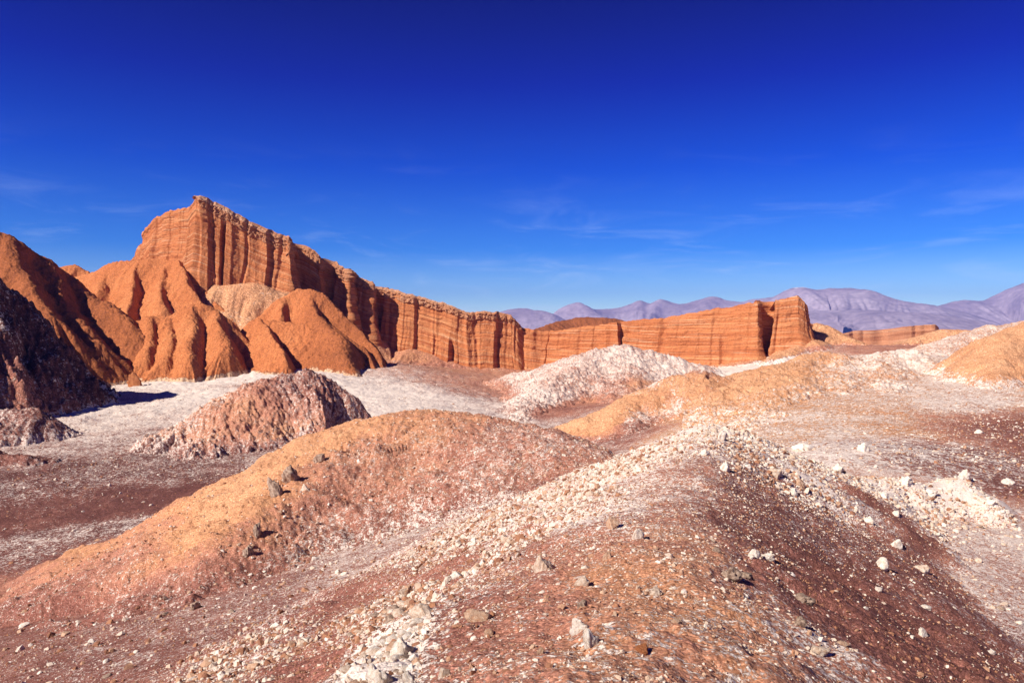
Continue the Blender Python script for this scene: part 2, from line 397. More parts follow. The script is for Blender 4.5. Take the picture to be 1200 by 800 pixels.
H['fluted_tan_hill'] = Hill('fluted_tan_hill', [
    Crest([P(1040, 404, 395), P(1075, 394, 400), P(1105, 386, 402), P(1140, 386, 400), P(1200, 382, 400), P(1280, 388, 395)], sl=0.7, sr=0.75, r0=3, gul=3, gl=9, gr=9, seed=181),
], [(14, 1.0, 3, 'fbm', 0.5), (4, 0.5, 4, 'billow', 0.6)], seed=185)

# cliff: plan (u, distance), top and foot (photo rows)
CLIFF = [
    (136, 436, 322, 335), (148, 426, 308, 332), (156, 418, 300, 332), (160, 413, 286, 330), (164, 408, 288, 330), (169, 401, 270, 328), (178, 389, 257, 328), (192, 374, 248, 330), (212, 360, 244, 330), (224, 351, 243, 330), (227, 349, 236, 330), (231, 347, 231, 330),
    (262, 350, 246, 335), (300, 352, 267, 340), (341, 351, 282, 345), (350, 368, 288, 350), (376, 367, 304, 360), (381, 375, 307, 365),
    (404, 372, 318, 385), (411, 385, 323, 390), (436, 380, 334, 398), (443, 392, 338, 400), (480, 384, 347, 412), (520, 381, 358, 426),
    (544, 380, 367, 432), (550, 381, 369, 433), (570, 381, 367, 435), (600, 381, 371, 437), (606, 382, 376, 437), (614, 384, 385, 437), (640, 383, 388, 436),
    (670, 374, 384, 431), (700, 368, 380, 430), (724, 361, 377, 428), (728, 365, 376, 428), (736, 361, 376, 428), (775, 352, 372, 428),
    (850, 334, 360, 430), (888, 323, 352, 425), (892, 324, 352, 424), (896, 334, 352, 424), (902, 335, 353, 422), (905, 327, 352, 421), (936, 324, 346, 409),
    (946, 325, 350, 404), (948, 334, 368, 402), (953, 348, 376, 400), (958, 380, 382, 398),
]
_c = np.array(CLIFF, float)
_crx, _ctz = ray(_c[:, 0], _c[:, 2])
_, _cbz = ray(_c[:, 0], _c[:, 3])
CX, CY, CT, CB = _crx * _c[:, 1], _c[:, 1], _ctz * _c[:, 1], _cbz * _c[:, 1]
H['talus_slope'] = Hill('talus_slope', [   # loose debris piled against the foot of the cliff
    Crest([(CX[i], CY[i], CB[i] + 2.0) for i in range(22, len(CX) - 2)], sl=0.55, sr=0.42, r0=6, gul=1.4, gl=14, gr=14, seed=191, smooth=False, foot=0.25),
    Crest([(CX[i], CY[i], CB[i] + 1.0) for i in range(5, 24)], sl=0.9, sr=1.0, r0=4, gul=1.4, gl=14, gr=14, seed=193, smooth=False),
    Crest([P(236, 342, 346), P(262, 334, 345), P(300, 333, 346), P(338, 347, 346)], sl=0.9, sr=0.85, r0=5, gul=1.4, gl=14, gr=14, seed=192),
], [(16, 1.2, 3, 'fbm', 0.5), (4, 0.6, 4, 'billow', 0.6), (1.2, 0.15, 2, 'fbm', 0.6)], seed=195, blend=4)


def height0(x, y, skip=()):
    z = ground0(x, y)
    for n, hl in H.items():
        if n not in skip:
            z = np.maximum(z, hl.h0(x, y))
    return z


def hit(uv):
    """where the rays through these photo points meet the land"""
    uv = np.array(uv, float)
    rx, rz = ray(uv[:, 0], uv[:, 1])
    d = np.exp(np.linspace(math.log(1.5), math.log(900), 700))
    X = rx[:, None] * d[None]; Y = np.repeat(d[None], len(uv), 0); Z = rz[:, None] * d[None]
    below = height0(X, Y) >= Z
    i = np.where(below.any(1), below.argmax(1), len(d) - 1)
    k = np.arange(len(uv))
    return np.stack([X[k, i], Y[k, i], Z[k, i]], 1)


def TL(x, y):
    return np.arctan2(x, y), np.log(np.hypot(x, y) + 1e-6)


class Paint:
    """what the surface is made of from place to place: (u, v, half width, half height, salt, tint, stones)"""
    def __init__(s, bg, spots):
        s.bg = bg
        if spots:
            a = np.array(spots, float)
            c = hit(a[:, :2]); up = hit(np.stack([a[:, 0], a[:, 1] - a[:, 3]], 1)); dn = hit(np.stack([a[:, 0], a[:, 1] + a[:, 3]], 1))
            s.t, s.l = TL(c[:, 0], c[:, 1])
            _, l1 = TL(up[:, 0], up[:, 1]); _, l2 = TL(dn[:, 0], dn[:, 1])
            s.sl = np.clip(np.abs(l1 - l2) / 2, 0.03, 0.25) * 1.35
            s.st = a[:, 2] / F_PX * 1.2
            s.val = a[:, 4:7]
        else:
            s.val = np.zeros((0, 3))

    def at(s, x, y):
        t, l = TL(x, y)
        t, l = t + 0.020 * fbm(t * 40, l * 16, octv=3, seed=91), l + 0.05 * fbm(t * 40, l * 16, octv=3, seed=92)
        w = np.full(t.shape, 0.015); o = [w * b for b in s.bg]
        for i in range(len(s.val)):
            g = np.exp(-((t - s.t[i]) / s.st[i]) ** 2 - ((l - s.l[i]) / s.sl[i]) ** 2)
            w = w + g
            for k in range(3):
                o[k] = o[k] + g * s.val[i, k]
        o = [q / w for q in o]
        o[0] = np.clip(o[0] + 0.13 * fbm(x, y, wl=9, octv=5, gain=0.65, seed=93) + 0.10 * fbm(t * 60, l * 22, octv=3, seed=94), 0, 1.05)
        o[1] = np.clip(o[1] + 0.12 * fbm(x, y, wl=14, octv=5, gain=0.65, seed=95), 0, 1)
        return o


# ------------------------------------------------------------------ materials
def nodes_of(name):
    m = bpy.data.materials.new(name)
    m.use_nodes = True
    n = m.node_tree.nodes
    b = n['Principled BSDF']
    b.inputs['Roughness'].default_value = 0.95
    b.inputs['Specular IOR Level'].default_value = 0.08
    return m, n, m.node_tree.links, b


class NB:
    """small helper for wiring shader nodes"""
    def __init__(s, n, l):
        s.n, s.l = n, l

    def put(s, node, key, v):
        if v is None:
            return
        if hasattr(v, 'node'):
            s.l.new(v, node.inputs[key])
        else:
            node.inputs[key].default_value = v

    def attr(s, name):
        a = s.n.new('ShaderNodeAttribute'); a.attribute_name = name
        return a.outputs['Fac']

    def noise(s, vec, scale, detail=6, rough=0.6, dist=0.0):
        t = s.n.new('ShaderNodeTexNoise')
        s.put(t, 'Vector', vec); t.inputs['Scale'].default_value = scale; t.inputs['Detail'].default_value = detail
        t.inputs['Roughness'].default_value = rough; t.inputs['Distortion'].default_value = dist
        return t.outputs['Fac']

    def vor(s, vec, scale, feature='F1', out='Distance'):
        t = s.n.new('ShaderNodeTexVoronoi'); t.feature = feature
        s.put(t, 'Vector', vec); t.inputs['Scale'].default_value = scale
        return t.outputs[out]

    def math(s, op, a, b=None, c=None, clamp=False):
        m = s.n.new('ShaderNodeMath'); m.operation = op; m.use_clamp = clamp
        s.put(m, 0, a); s.put(m, 1, b); s.put(m, 2, c)
        return m.outputs[0]

    def range(s, v, a, b, lo=0.0, hi=1.0, smooth=True):
        m = s.n.new('ShaderNodeMapRange'); m.interpolation_type = 'SMOOTHSTEP' if smooth else 'LINEAR'
        s.put(m, 'Value', v); s.put(m, 'From Min', a); s.put(m, 'From Max', b); s.put(m, 'To Min', lo); s.put(m, 'To Max', hi)
        return m.outputs[0]

    def mix(s, f, a, b, blend='MIX'):
        m = s.n.new('ShaderNodeMix'); m.data_type = 'RGBA'; m.blend_type = blend
        s.put(m, 'Factor', f)
        for k, v in (('A', a), ('B', b)):
            if hasattr(v, 'node'):
                s.l.new(v, m.inputs[k])
            else:
                m.inputs[k].default_value = (*v, 1)
        return m.outputs['Result']

    def ramp(s, f, stops):
        r = s.n.new('ShaderNodeValToRGB')
        e = r.color_ramp.elements
        while len(e) < len(stops):
            e.new(0.5)
        for q, (p, c) in zip(e, stops):
            q.position = p; q.color = (*c, 1)
        s.put(r, 'Fac', f)
        return r.outputs['Color']

    def bump(s, h, strength, dist, nrm=None):
        b = s.n.new('ShaderNodeBump')
        b.inputs['Strength'].default_value = strength; b.inputs['Distance'].default_value = dist
        s.put(b, 'Height', h); s.put(b, 'Normal', nrm)
        return b.outputs['Normal']


SOIL = [(0.0, (0.125, 0.048, 0.039)), (0.25, (0.24, 0.095, 0.068)), (0.5, (0.39, 0.170, 0.108)), (0.75, (0.50, 0.235, 0.115)), (1.0, (0.56, 0.295, 0.155))]
SALT = (0.76, 0.645, 0.55)


def soil_material(name, scale, ramp=SOIL, salt=SALT, bump=1.0, contrast=1.0, gravel=1.0):
    """scale: noise cells per metre of the salt flecks"""
    m, n, l, b = nodes_of(name)
    B = NB(n, l)
    co = n.new('ShaderNodeTexCoord').outputs['Object']
    a_s, a_t = B.attr('salt'), B.attr('tint')
    broad = B.noise(co, scale * 0.10, 6, 0.62, 0.5)
    flecks = B.noise(co, scale, 10, 0.76)
    grain = B.noise(co, scale * 4.0, 8, 0.8)
    cells = B.vor(co, scale * 3.1)
    tint = B.math('ADD', a_t, B.math('MULTIPLY', B.math('SUBTRACT', broad, 0.5), 0.6))
    tint = B.math('ADD', tint, B.math('MULTIPLY', B.math('SUBTRACT', flecks, 0.5), 0.7 * contrast), clamp=True)
    col = B.ramp(tint, ramp)
    col = B.mix(1.0, col, B.ramp(grain, [(0.30, (0.45, 0.42, 0.40)), (0.5, (1, 1, 1)), (0.72, (1.5, 1.45, 1.4))]), 'MULTIPLY')
    cv = n.new('ShaderNodeTexVoronoi'); l.new(co, cv.inputs['Vector']); cv.inputs['Scale'].default_value = scale * 6
    peb = n.new('ShaderNodeSeparateColor'); l.new(cv.outputs['Color'], peb.inputs[0])
    col = B.mix(gravel, col, B.ramp(peb.outputs[0], [(0.0, (0.62, 0.58, 0.55)), (0.5, (0.95, 0.95, 0.95)), (0.9, (1.3, 1.32, 1.36)), (1.0, (1.9, 2.0, 2.1))]), 'MULTIPLY')
    # salt comes as flecks and clods: more of them where there is more salt
    val = B.math('ADD', B.math('MULTIPLY', flecks, 0.85), B.math('MULTIPLY', grain, 0.22))
    val = B.math('ADD', val, B.math('MULTIPLY', broad, 0.2))
    val = B.math('SUBTRACT', val, B.math('MULTIPLY', cells, 0.16))
    thr = B.math('SUBTRACT', 0.82, B.math('MULTIPLY', a_s, 0.44))
    sf = B.range(val, B.math('SUBTRACT', thr, 0.035), B.math('ADD', thr, 0.045))
    scol = B.mix(1.0, salt, B.ramp(grain, [(0.32, (0.55, 0.47, 0.42)), (0.52, (1.0, 1.0, 1.0)), (0.7, (1.12, 1.12, 1.12))]), 'MULTIPLY')
    col = B.mix(B.math('MULTIPLY', sf, 0.92), col, scol)
    l.new(col, b.inputs['Base Color'])
    lumps = B.noise(co, scale * 1.3, 4, 0.6)
    hgt = B.math('ADD', lumps, B.math('MULTIPLY', sf, 0.12))
    hgt = B.math('SUBTRACT', hgt, B.math('MULTIPLY', cv.outputs['Distance'], 0.16 * gravel))
    l.new(B.bump(hgt, 1.0, 0.26 / scale * bump), b.inputs['Normal'])
    return m


M_NEAR = soil_material('near_soil', 7.0)
M_MID = soil_material('mid_soil', 2.2)
M_FAR = soil_material('far_soil', 0.55)
M_TANHILL = soil_material('tan_hill_soil', 4.2)
M_CLAY = soil_material('red_clay', 0.45, [(0.0, (0.17, 0.058, 0.026)), (0.35, (0.30, 0.095, 0.036)), (0.7, (0.43, 0.142, 0.052)), (1.0, (0.51, 0.198, 0.078))], (0.62, 0.40, 0.25), gravel=0.35)
M_PLAIN = soil_material('plain_soil', 0.35)


def cliff_material(name, cap):
    m, n, l, b = nodes_of(name)
    B = NB(n, l)
    co = n.new('ShaderNodeTexCoord').outputs['Object']
    st, s = B.attr('strat'), B.attr('along')
    cv = n.new('ShaderNodeCombineXYZ')
    l.new(B.math('MULTIPLY', s, 0.012), cv.inputs[0]); l.new(B.math('MULTIPLY', st, 0.55), cv.inputs[1])
    wob = B.noise(co, 0.06, 4, 0.6)
    l.new(B.math('MULTIPLY', wob, 0.5), cv.inputs[2])
    bands = B.noise(cv.outputs[0], 1.0, 5, 0.75)
    cf = n.new('ShaderNodeCombineXYZ')
    l.new(B.math('MULTIPLY', s, 0.03), cf.inputs[0]); l.new(B.math('MULTIPLY', st, 2.2), cf.inputs[1])
    thin = B.noise(cf.outputs[0], 1.0, 3, 0.6)
    cs = n.new('ShaderNodeCombineXYZ')
    l.new(B.math('MULTIPLY', s, 0.5), cs.inputs[0]); l.new(B.math('MULTIPLY', st, 0.035), cs.inputs[1])
    streak = B.noise(cs.outputs[0], 1.0, 5, 0.65)
    grit = B.noise(co, 1.6, 7, 0.7)
    if cap:
        col = B.ramp(bands, [(0.25, (0.32, 0.115, 0.055)), (0.5, (0.55, 0.24, 0.12)), (0.7, (0.68, 0.40, 0.25))])
        col = B.mix(B.range(grit, 0.55, 0.75), col, (0.74, 0.51, 0.38))
    else:
        col = B.ramp(bands, [(0.28, (0.34, 0.100, 0.040)), (0.45, (0.53, 0.175, 0.066)), (0.58, (0.60, 0.23, 0.092)), (0.72, (0.70, 0.38, 0.19))])
        col = B.mix(B.range(thin, 0.57, 0.68, 0, 0.8), col, (0.74, 0.48, 0.29))
        col = B.mix(B.range(thin, 0.45, 0.33, 0, 0.65), col, (0.26, 0.08, 0.034))
        col = B.mix(B.range(streak, 0.55, 0.75, 0, 0.55), col, (0.30, 0.10, 0.04))
    col = B.mix(1.0, col, B.ramp(grit, [(0.25, (0.68, 0.66, 0.64)), (0.55, (1, 1, 1)), (0.8, (1.2, 1.2, 1.2))]), 'MULTIPLY')
    l.new(col, b.inputs['Base Color'])
    hgt = B.math('ADD', B.math('MULTIPLY', thin, 0.7), grit)
    l.new(B.bump(hgt, 0.8, 0.9 if not cap else 1.3), b.inputs['Normal'])
    return m


M_CLIFF = cliff_material('banded_cliff_rock', False)
M_CAP = cliff_material('pale_caprock', True)


def stone_material(name):
    m, n, l, b = nodes_of(name)
    B = NB(n, l)
    co = n.new('ShaderNodeTexCoord').outputs['Object']
    t = B.attr('tint')
    fine = B.noise(co, 14, 7, 0.7)
    mid = B.noise(co, 3.5, 5, 0.6)
    col = B.ramp(t, [(0.0, (0.20, 0.085, 0.055)), (0.25, (0.38, 0.18, 0.10)), (0.45, (0.50, 0.33, 0.22)), (0.7, (0.62, 0.49, 0.38)), (1.0, (0.74, 0.64, 0.54))])
    col = B.mix(1.0, col, B.ramp(fine, [(0.25, (0.6, 0.55, 0.5)), (0.52, (1, 1, 1)), (0.8, (1.1, 1.1, 1.1))]), 'MULTIPLY')
    col = B.mix(B.range(mid, 0.56, 0.74, 0, 0.5), col, (0.40, 0.20, 0.11))
    l.new(col, b.inputs['Base Color'])
    l.new(B.bump(B.math('ADD', fine, mid), 0.7, 0.03), b.inputs['Normal'])
    return m


def rock_material(name, c0, c1, scale=14):
    m, n, l, b = nodes_of(name)
    B = NB(n, l)
    co = n.new('ShaderNodeTexCoord').outputs['Object']
    fine = B.noise(co, scale, 8, 0.7)
    mid = B.noise(co, scale * 0.22, 5, 0.6, 0.5)
    col = B.mix(B.range(mid, 0.35, 0.65), c0, c1)
    col = B.mix(1.0, col, B.ramp(fine, [(0.25, (0.55, 0.5, 0.46)), (0.5, (1, 1, 1)), (0.8, (1.12, 1.1, 1.1))]), 'MULTIPLY')
    l.new(col, b.inputs['Base Color'])
    l.new(B.bump(B.math('ADD', fine, mid), 0.8, 0.4 / scale), b.inputs['Normal'])
    return m


M_STONES = stone_material('scattered_salt_stone')
M_ROCK = {
    'white': rock_material('white_salt_rock', (0.82, 0.73, 0.63), (0.66, 0.52, 0.40)),
    'cream': rock_material('cream_salt_rock', (0.70, 0.57, 0.45), (0.52, 0.35, 0.24)),
    'tan': rock_material('tan_rock', (0.46, 0.25, 0.15), (0.60, 0.42, 0.29)),
    'orange': rock_material('orange_rock', (0.44, 0.17, 0.07), (0.36, 0.12, 0.05)),
    'dark': rock_material('dark_rock_and_hollow_shade', (0.20, 0.12, 0.085), (0.48, 0.35, 0.26)),  # brown rock; its dark tone also stands for shade in hollows
}

# ------------------------------------------------------------------ mesh helpers
def new_mesh(name, co, faces, mat, attrs=None, smooth=True, parent=None):
    """co: N x 3, faces: M x 3 or M x 4 (or a list of such arrays)"""
    me = bpy.data.meshes.new(name)
    fl = [np.asarray(f, np.int32) for f in (faces if isinstance(faces, list) else [faces])]
    nl = sum(f.size for f in fl); npoly = sum(len(f) for f in fl)
    me.vertices.add(len(co)); me.vertices.foreach_set('co', np.asarray(co, np.float32).ravel())
    me.loops.add(nl); me.loops.foreach_set('vertex_index', np.concatenate([f.ravel() for f in fl]))
    tot = np.concatenate([np.full(len(f), f.shape[1], np.int32) for f in fl])
    me.polygons.add(npoly)
    me.polygons.foreach_set('loop_start', np.concatenate([[0], np.cumsum(tot)[:-1]]).astype(np.int32))
    me.polygons.foreach_set('loop_total', tot)
    me.polygons.foreach_set('use_smooth', np.full(npoly, smooth))
    me.materials.append(mat)
    for k, v in (attrs or {}).items():
        a = me.attributes.new(k, 'FLOAT', 'POINT')
        a.data.foreach_set('value', np.asarray(v, np.float32).ravel())
    me.update(calc_edges=True)
    o = bpy.data.objects.new(name, me)
    COL.objects.link(o)
    o.parent = parent
    return o


def tag(o, label, cat, group=None, kind=None):
    o['label'] = label; o['category'] = cat
    if group:
        o['group'] = group
    if kind:
        o['kind'] = kind
    return o


def grid_faces(nr, nc):
    i = np.arange(nr * nc).reshape(nr, nc)
    return np.stack([i[:-1, :-1], i[:-1, 1:], i[1:, 1:], i[1:, :-1]], -1).reshape(-1, 4)


def compact(co, faces, attrs):
    used = np.zeros(len(co), bool); used[faces.ravel()] = True
    idx = np.cumsum(used) - 1
    return co[used], idx[faces], {k: v[used] for k, v in attrs.items()}


def fan(theta, radii):
    T, R = np.meshgrid(theta, radii)
    return (np.sin(T) * R), (np.cos(T) * R)


def pxt(u):
    return math.atan((u - 600) / F_PX)


def hill_mesh(key, u0, u1, r0, r1, nr, step, mat, paint, label, cat='hill', margin=2.6, salt_lift=0.0, foot_h=2.2):
    hl = H[key]
    th = np.arange(pxt(u0), pxt(u1), step / F_PX)
    rr = np.exp(np.linspace(math.log(r0), math.log(r1), nr))
    y = np.repeat(rr[:, None], len(th), 1); x = np.tan(th)[None] * y      # rows of equal forward distance
    h0 = hl.h0(x, y)
    keep = h0 > ground0(x, y) - margin
    z = np.where(keep, 0.0, h0)
    kx, ky = x[keep], y[keep]
    z[keep] = hl.h(kx, ky)
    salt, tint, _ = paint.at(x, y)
    gs_, gt_, _ = P_GROUND.at(x, y)                       # the foot is dusted with what lies on the floor
    hi = h0 - ground0(x, y)
    skirt = foot_h * (1 + 0.9 * fbm(x, y, wl=foot_h * 4, octv=4, gain=0.6, seed=hl.seed + 60))
    kb = 1 - sstep(0.0, 1.0, hi / np.maximum(skirt, 0.05))
    salt = salt + (gs_ - salt) * kb; tint = tint + (gt_ - tint) * kb
    if salt_lift:
        lump = fbm(x, y, wl=0.34 if r0 < 5 else 0.9, octv=3, gain=0.65, seed=77)
        z = z + salt_lift * salt * np.clip(lump + 0.1, 0, 1)
    f = grid_faces(*x.shape)
    kf = keep.ravel()[f].all(1)
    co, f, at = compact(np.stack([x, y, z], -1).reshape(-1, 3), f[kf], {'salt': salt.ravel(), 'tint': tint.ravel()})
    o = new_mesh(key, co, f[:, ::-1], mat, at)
    tag(o, label, cat, kind='structure')
    return o

# ------------------------------------------------------------------ the land
P_GROUND = Paint((0.35, 0.45, 0.5), [
    # white flat on the left
    (120, 462, 70, 12, 0.98, 0.4, 0.5), (200, 440, 60, 12, 1.02, 0.4, 0.4), (60, 480, 60, 8, 0.74, 0.35, 0.5), (260, 425, 60, 8, 0.96, 0.4, 0.5), (430, 460, 50, 12, 0.95, 0.4, 0.4), (150, 470, 24, 4, 0.5, 0.55, 0.3), (110, 440, 20, 5, 0.6, 0.5, 0.6),
    (500, 470, 50, 12, 0.9, 0.4, 0.2), (560, 482, 40, 8, 0.75, 0.35, 0.2), (150, 495, 60, 10, 0.72, 0.4, 0.3), (150, 520, 90, 10, 0.62, 0.25, 0.3), (250, 520, 50, 8, 0.6, 0.2, 0.2),
    # dark soil of the near valley
    (60, 560, 120, 16, 0.48, 0.08, 0.8), (200, 552, 80, 12, 0.52, 0.1, 0.8), (100, 590, 90, 9, 0.36, 0.03, 0.7), (30, 610, 90, 10, 0.15, 0.02, 0.1), (170, 590, 50, 8, 0.2, 0.02, 0.2),
    (0, 640, 70, 14, 0.55, 0.12, 0.3), (120, 618, 60, 5, 0.6, 0.15, 0.2),
    # trough between the ridge and the tan hill
    (300, 705, 60, 20, 0.5, 0.25, 1.0), (150, 750, 60, 20, 0.45, 0.2, 1.0), (450, 650, 60, 14, 0.62, 0.35, 1.0), (20, 780, 50, 20, 0.4, 0.2, 1.0), (60, 720, 50, 16, 0.4, 0.2, 0.8), (620, 580, 50, 12, 0.65, 0.4, 1.0),
    # bowl under the cliff
    (590, 455, 60, 14, 0.25, 0.5, 0.1), (620, 475, 30, 8, 0.3, 0.35, 0.1), (530, 440, 60, 10, 0.3, 0.6, 0.1), (660, 440, 40, 8, 0.1, 0.6, 0.1), (640, 505, 50, 8, 0.5, 0.25, 0.3),
    (700, 505, 40, 8, 0.45, 0.25, 0.3), (670, 490, 30, 8, 0.6, 0.3, 0.2),
    # right side
    (850, 440, 40, 8, 0.98, 0.5, 0.1), (900, 445, 60, 10, 0.40, 0.9, 0.1), (940, 470, 60, 12, 0.48, 0.85, 0.15), (1020, 440, 60, 14, 0.62, 0.85, 0.1), (1080, 440, 40, 14, 0.7, 0.8, 0.1),
    (1040, 470, 80, 12, 0.62, 0.95, 0.2), (900, 495, 60, 10, 0.64, 0.95, 0.2), (1000, 500, 80, 10, 0.62, 0.92, 0.25), (840, 500, 40, 8, 0.66, 0.9, 0.3), (770, 520, 40, 8, 0.62, 0.6, 0.4), (700, 528, 40, 6, 0.6, 0.5, 0.4), (1000, 530, 60, 8, 0.74, 0.62, 0.2), (1080, 530, 60, 8, 0.8, 0.4, 0.4),
    (1170, 500, 60, 14, 0.30, 0.08, 0.9), (1150, 540, 60, 10, 0.5, 0.1, 1.4), (1190, 560, 40, 8, 0.42, 0.1, 1.3), (1085, 545, 30, 5, 0.5, 0.2, 1.2),
    (1140, 640, 80, 24, 0.70, 0.55, 0.7), (1180, 700, 60, 26, 0.62, 0.52, 0.7), (1100, 690, 40, 16, 0.6, 0.55, 0.3), (1190, 770, 50, 20, 0.72, 0.35, 0.5), (1130, 740, 40, 16, 0.5, 0.15, 0.4),
    (1120, 470, 30, 10, 0.85, 0.6, 0.1), (1000, 420, 100, 5, 0.7, 0.75, 0.1),
])
P_RIDGE = Paint((0.45, 0.38, 0.6), [
    # belt of white salt rubble down the left flank
    (832, 508, 20, 8, 0.95, 0.6, 1.8), (800, 522, 24, 8, 0.8, 0.5, 1.6), (760, 538, 34, 10, 0.72, 0.5, 1.7), (700, 562, 44, 12, 0.72, 0.5, 1.8), (640, 600, 46, 14, 0.66, 0.45, 1.7), (560, 640, 50, 18, 0.60, 0.4, 1.8),
    (470, 690, 55, 20, 0.58, 0.34, 1.8), (380, 735, 55, 20, 0.55, 0.28, 1.7), (290, 775, 45, 20, 0.6, 0.28, 1.8), (460, 765, 22, 20, 0.9, 0.3, 1.9), (480, 740, 26, 10, 0.9, 0.3, 1.9), (440, 790, 22, 10, 0.92, 0.3, 1.9), (720, 600, 40, 8, 0.7, 0.45, 1.4),
    (580, 690, 40, 8, 0.6, 0.35, 1.3), (540, 715, 30, 8, 0.5, 0.35, 1.1), (410, 700, 40, 8, 0.25, 0.2, 0.6), (520, 660, 30, 6, 0.2, 0.25, 0.6), (350, 770, 30, 8, 0.22, 0.2, 0.7),
    # brown strip between, rusty spine
    (620, 690, 50, 24, 0.35, 0.41, 0.93), (700, 640, 40, 14, 0.41, 0.50, 0.93), (760, 600, 40, 14, 0.49, 0.57, 1.08), (700, 680, 50, 20, 0.37, 0.67, 0.93), (770, 690, 60, 30, 0.43, 0.73, 1.08),
    (720, 760, 80, 26, 0.49, 0.60, 1.24), (580, 770, 50, 24, 0.43, 0.41, 1.24), (820, 640, 40, 20, 0.45, 0.65, 1.24), (860, 740, 60, 30, 0.49, 0.67, 1.24), (950, 780, 40, 20, 0.57, 0.50, 1.25),
    (800, 560, 30, 14, 0.57, 0.55, 1.25), (520, 740, 40, 16, 0.27, 0.25, 0.78), (540, 795, 40, 12, 0.22, 0.25, 0.78), (640, 735, 30, 10, 0.22, 0.35, 0.46), (780, 640, 40, 8, 0.27, 0.55, 0.46),
    # right flank: bare dark soil with stones
    (860, 540, 30, 10, 0.60, 0.35, 1.7), (900, 560, 40, 12, 0.57, 0.20, 1.7), (900, 590, 40, 14, 0.41, 0.25, 1.3), (980, 620, 50, 14, 0.41, 0.23, 1.2), (880, 620, 40, 16, 0.37, 0.21, 1.1), (895, 655, 22, 10, 0.60, 0.25, 1.6), (960, 655, 40, 8, 0.25, 0.20, 0.6), (950, 690, 50, 18, 0.25, 0.21, 0.7),
    (870, 690, 20, 14, 0.57, 0.30, 1.5), (930, 720, 30, 12, 0.52, 0.25, 1.3), (950, 765, 24, 12, 0.60, 0.35, 1.5), (910, 700, 30, 8, 0.22, 0.25, 0.5),
    (1020, 740, 60, 26, 0.23, 0.17, 0.6), (1060, 700, 40, 20, 0.39, 0.21, 0.8), (1080, 780, 40, 20, 0.25, 0.17, 0.5), (1010, 585, 40, 7, 0.19, 0.19, 0.4), (1100, 770, 40, 20, 0.29, 0.19, 0.6), (1000, 690, 30, 10, 0.21, 0.17, 0.5),
    # spur of white rubble
    (950, 545, 40, 8, 0.9, 0.5, 2.0), (1040, 566, 50, 8, 0.95, 0.5, 2.6), (1125, 574, 50, 9, 0.97, 0.5, 2.8), (1080, 575, 40, 8, 0.9, 0.5, 2.6), (1080, 600, 60, 6, 0.5, 0.15, 1.6),
])
P_TAN = Paint((0.42, 0.45, 0.9), [
    (330, 545, 40, 20, 0.16, 0.88, 0.3), (260, 600, 40, 24, 0.14, 0.9, 0.3), (200, 650, 40, 20, 0.2, 0.88, 0.4), (400, 505, 40, 10, 0.2, 0.85, 0.3), (480, 490, 50, 10, 0.36, 0.66, 0.7),
    (300, 640, 40, 20, 0.28, 0.66, 0.7), (380, 560, 40, 16, 0.38, 0.52, 0.9), (450, 530, 60, 16, 0.46, 0.52, 1.0), (550, 540, 60, 18, 0.52, 0.46, 1.1), (480, 590, 70, 22, 0.54, 0.42, 1.1),
    (620, 530, 50, 12, 0.50, 0.5, 1.0), (400, 630, 60, 20, 0.50, 0.38, 1.1), (280, 690, 60, 16, 0.34, 0.3, 0.8), (200, 720, 60, 20, 0.34, 0.28, 0.9), (100, 680, 60, 18, 0.42, 0.3, 0.9),
    (120, 640, 50, 8, 0.25, 0.75, 0.5), (40, 700, 50, 16, 0.44, 0.25, 0.9), (60, 750, 70, 20, 0.38, 0.18, 0.9), (160, 690, 30, 14, 0.45, 0.45, 0.9), (330, 680, 60, 14, 0.46, 0.3, 1.0),
])

# ground sheet: fine rings where it is seen, coarse to the horizon
th = np.concatenate([np.linspace(-math.pi, -0.80, 60, endpoint=False), np.linspace(-0.80, 0.80, 1150), np.linspace(0.80, math.pi, 61)[1:]])
rr = np.concatenate([np.exp(np.linspace(math.log(0.8), math.log(12), 30, endpoint=False)), np.exp(np.linspace(math.log(12), math.log(60), 240, endpoint=False)),
                     np.exp(np.linspace(math.log(60), math.log(450), 420, endpoint=False)), np.exp(np.linspace(math.log(450), math.log(13500), 130))])
gx, gy = fan(th, rr)
gz = ground(gx, gy)
gs, gt, _ = P_GROUND.at(gx, gy)
far = sstep(380, 900, np.hypot(gx, gy))
gs = gs * (1 - far) + far * 0.25; gt = gt * (1 - far) + far * 0.75
gf = grid_faces(*gx.shape)
nf, nc = gx.shape
mid_r = np.repeat(rr[:-1], nc - 1)
g_near = gf[mid_r < 60]; g_mid = gf[(mid_r >= 60)]
o = new_mesh('desert_ground', np.stack([gx, gy, gz], -1).reshape(-1, 3), gf[:, ::-1], M_NEAR, {'salt': gs.ravel(), 'tint': gt.ravel()})
o.data.materials.append(M_MID); o.data.materials.append(M_FAR)
o.data.polygons.foreach_set('material_index', np.where(mid_r < 45, 0, np.where(mid_r < 700, 1, 2)).astype(np.int32))
tag(o, 'salt crusted desert valley floor between the hills', 'ground', kind='structure')

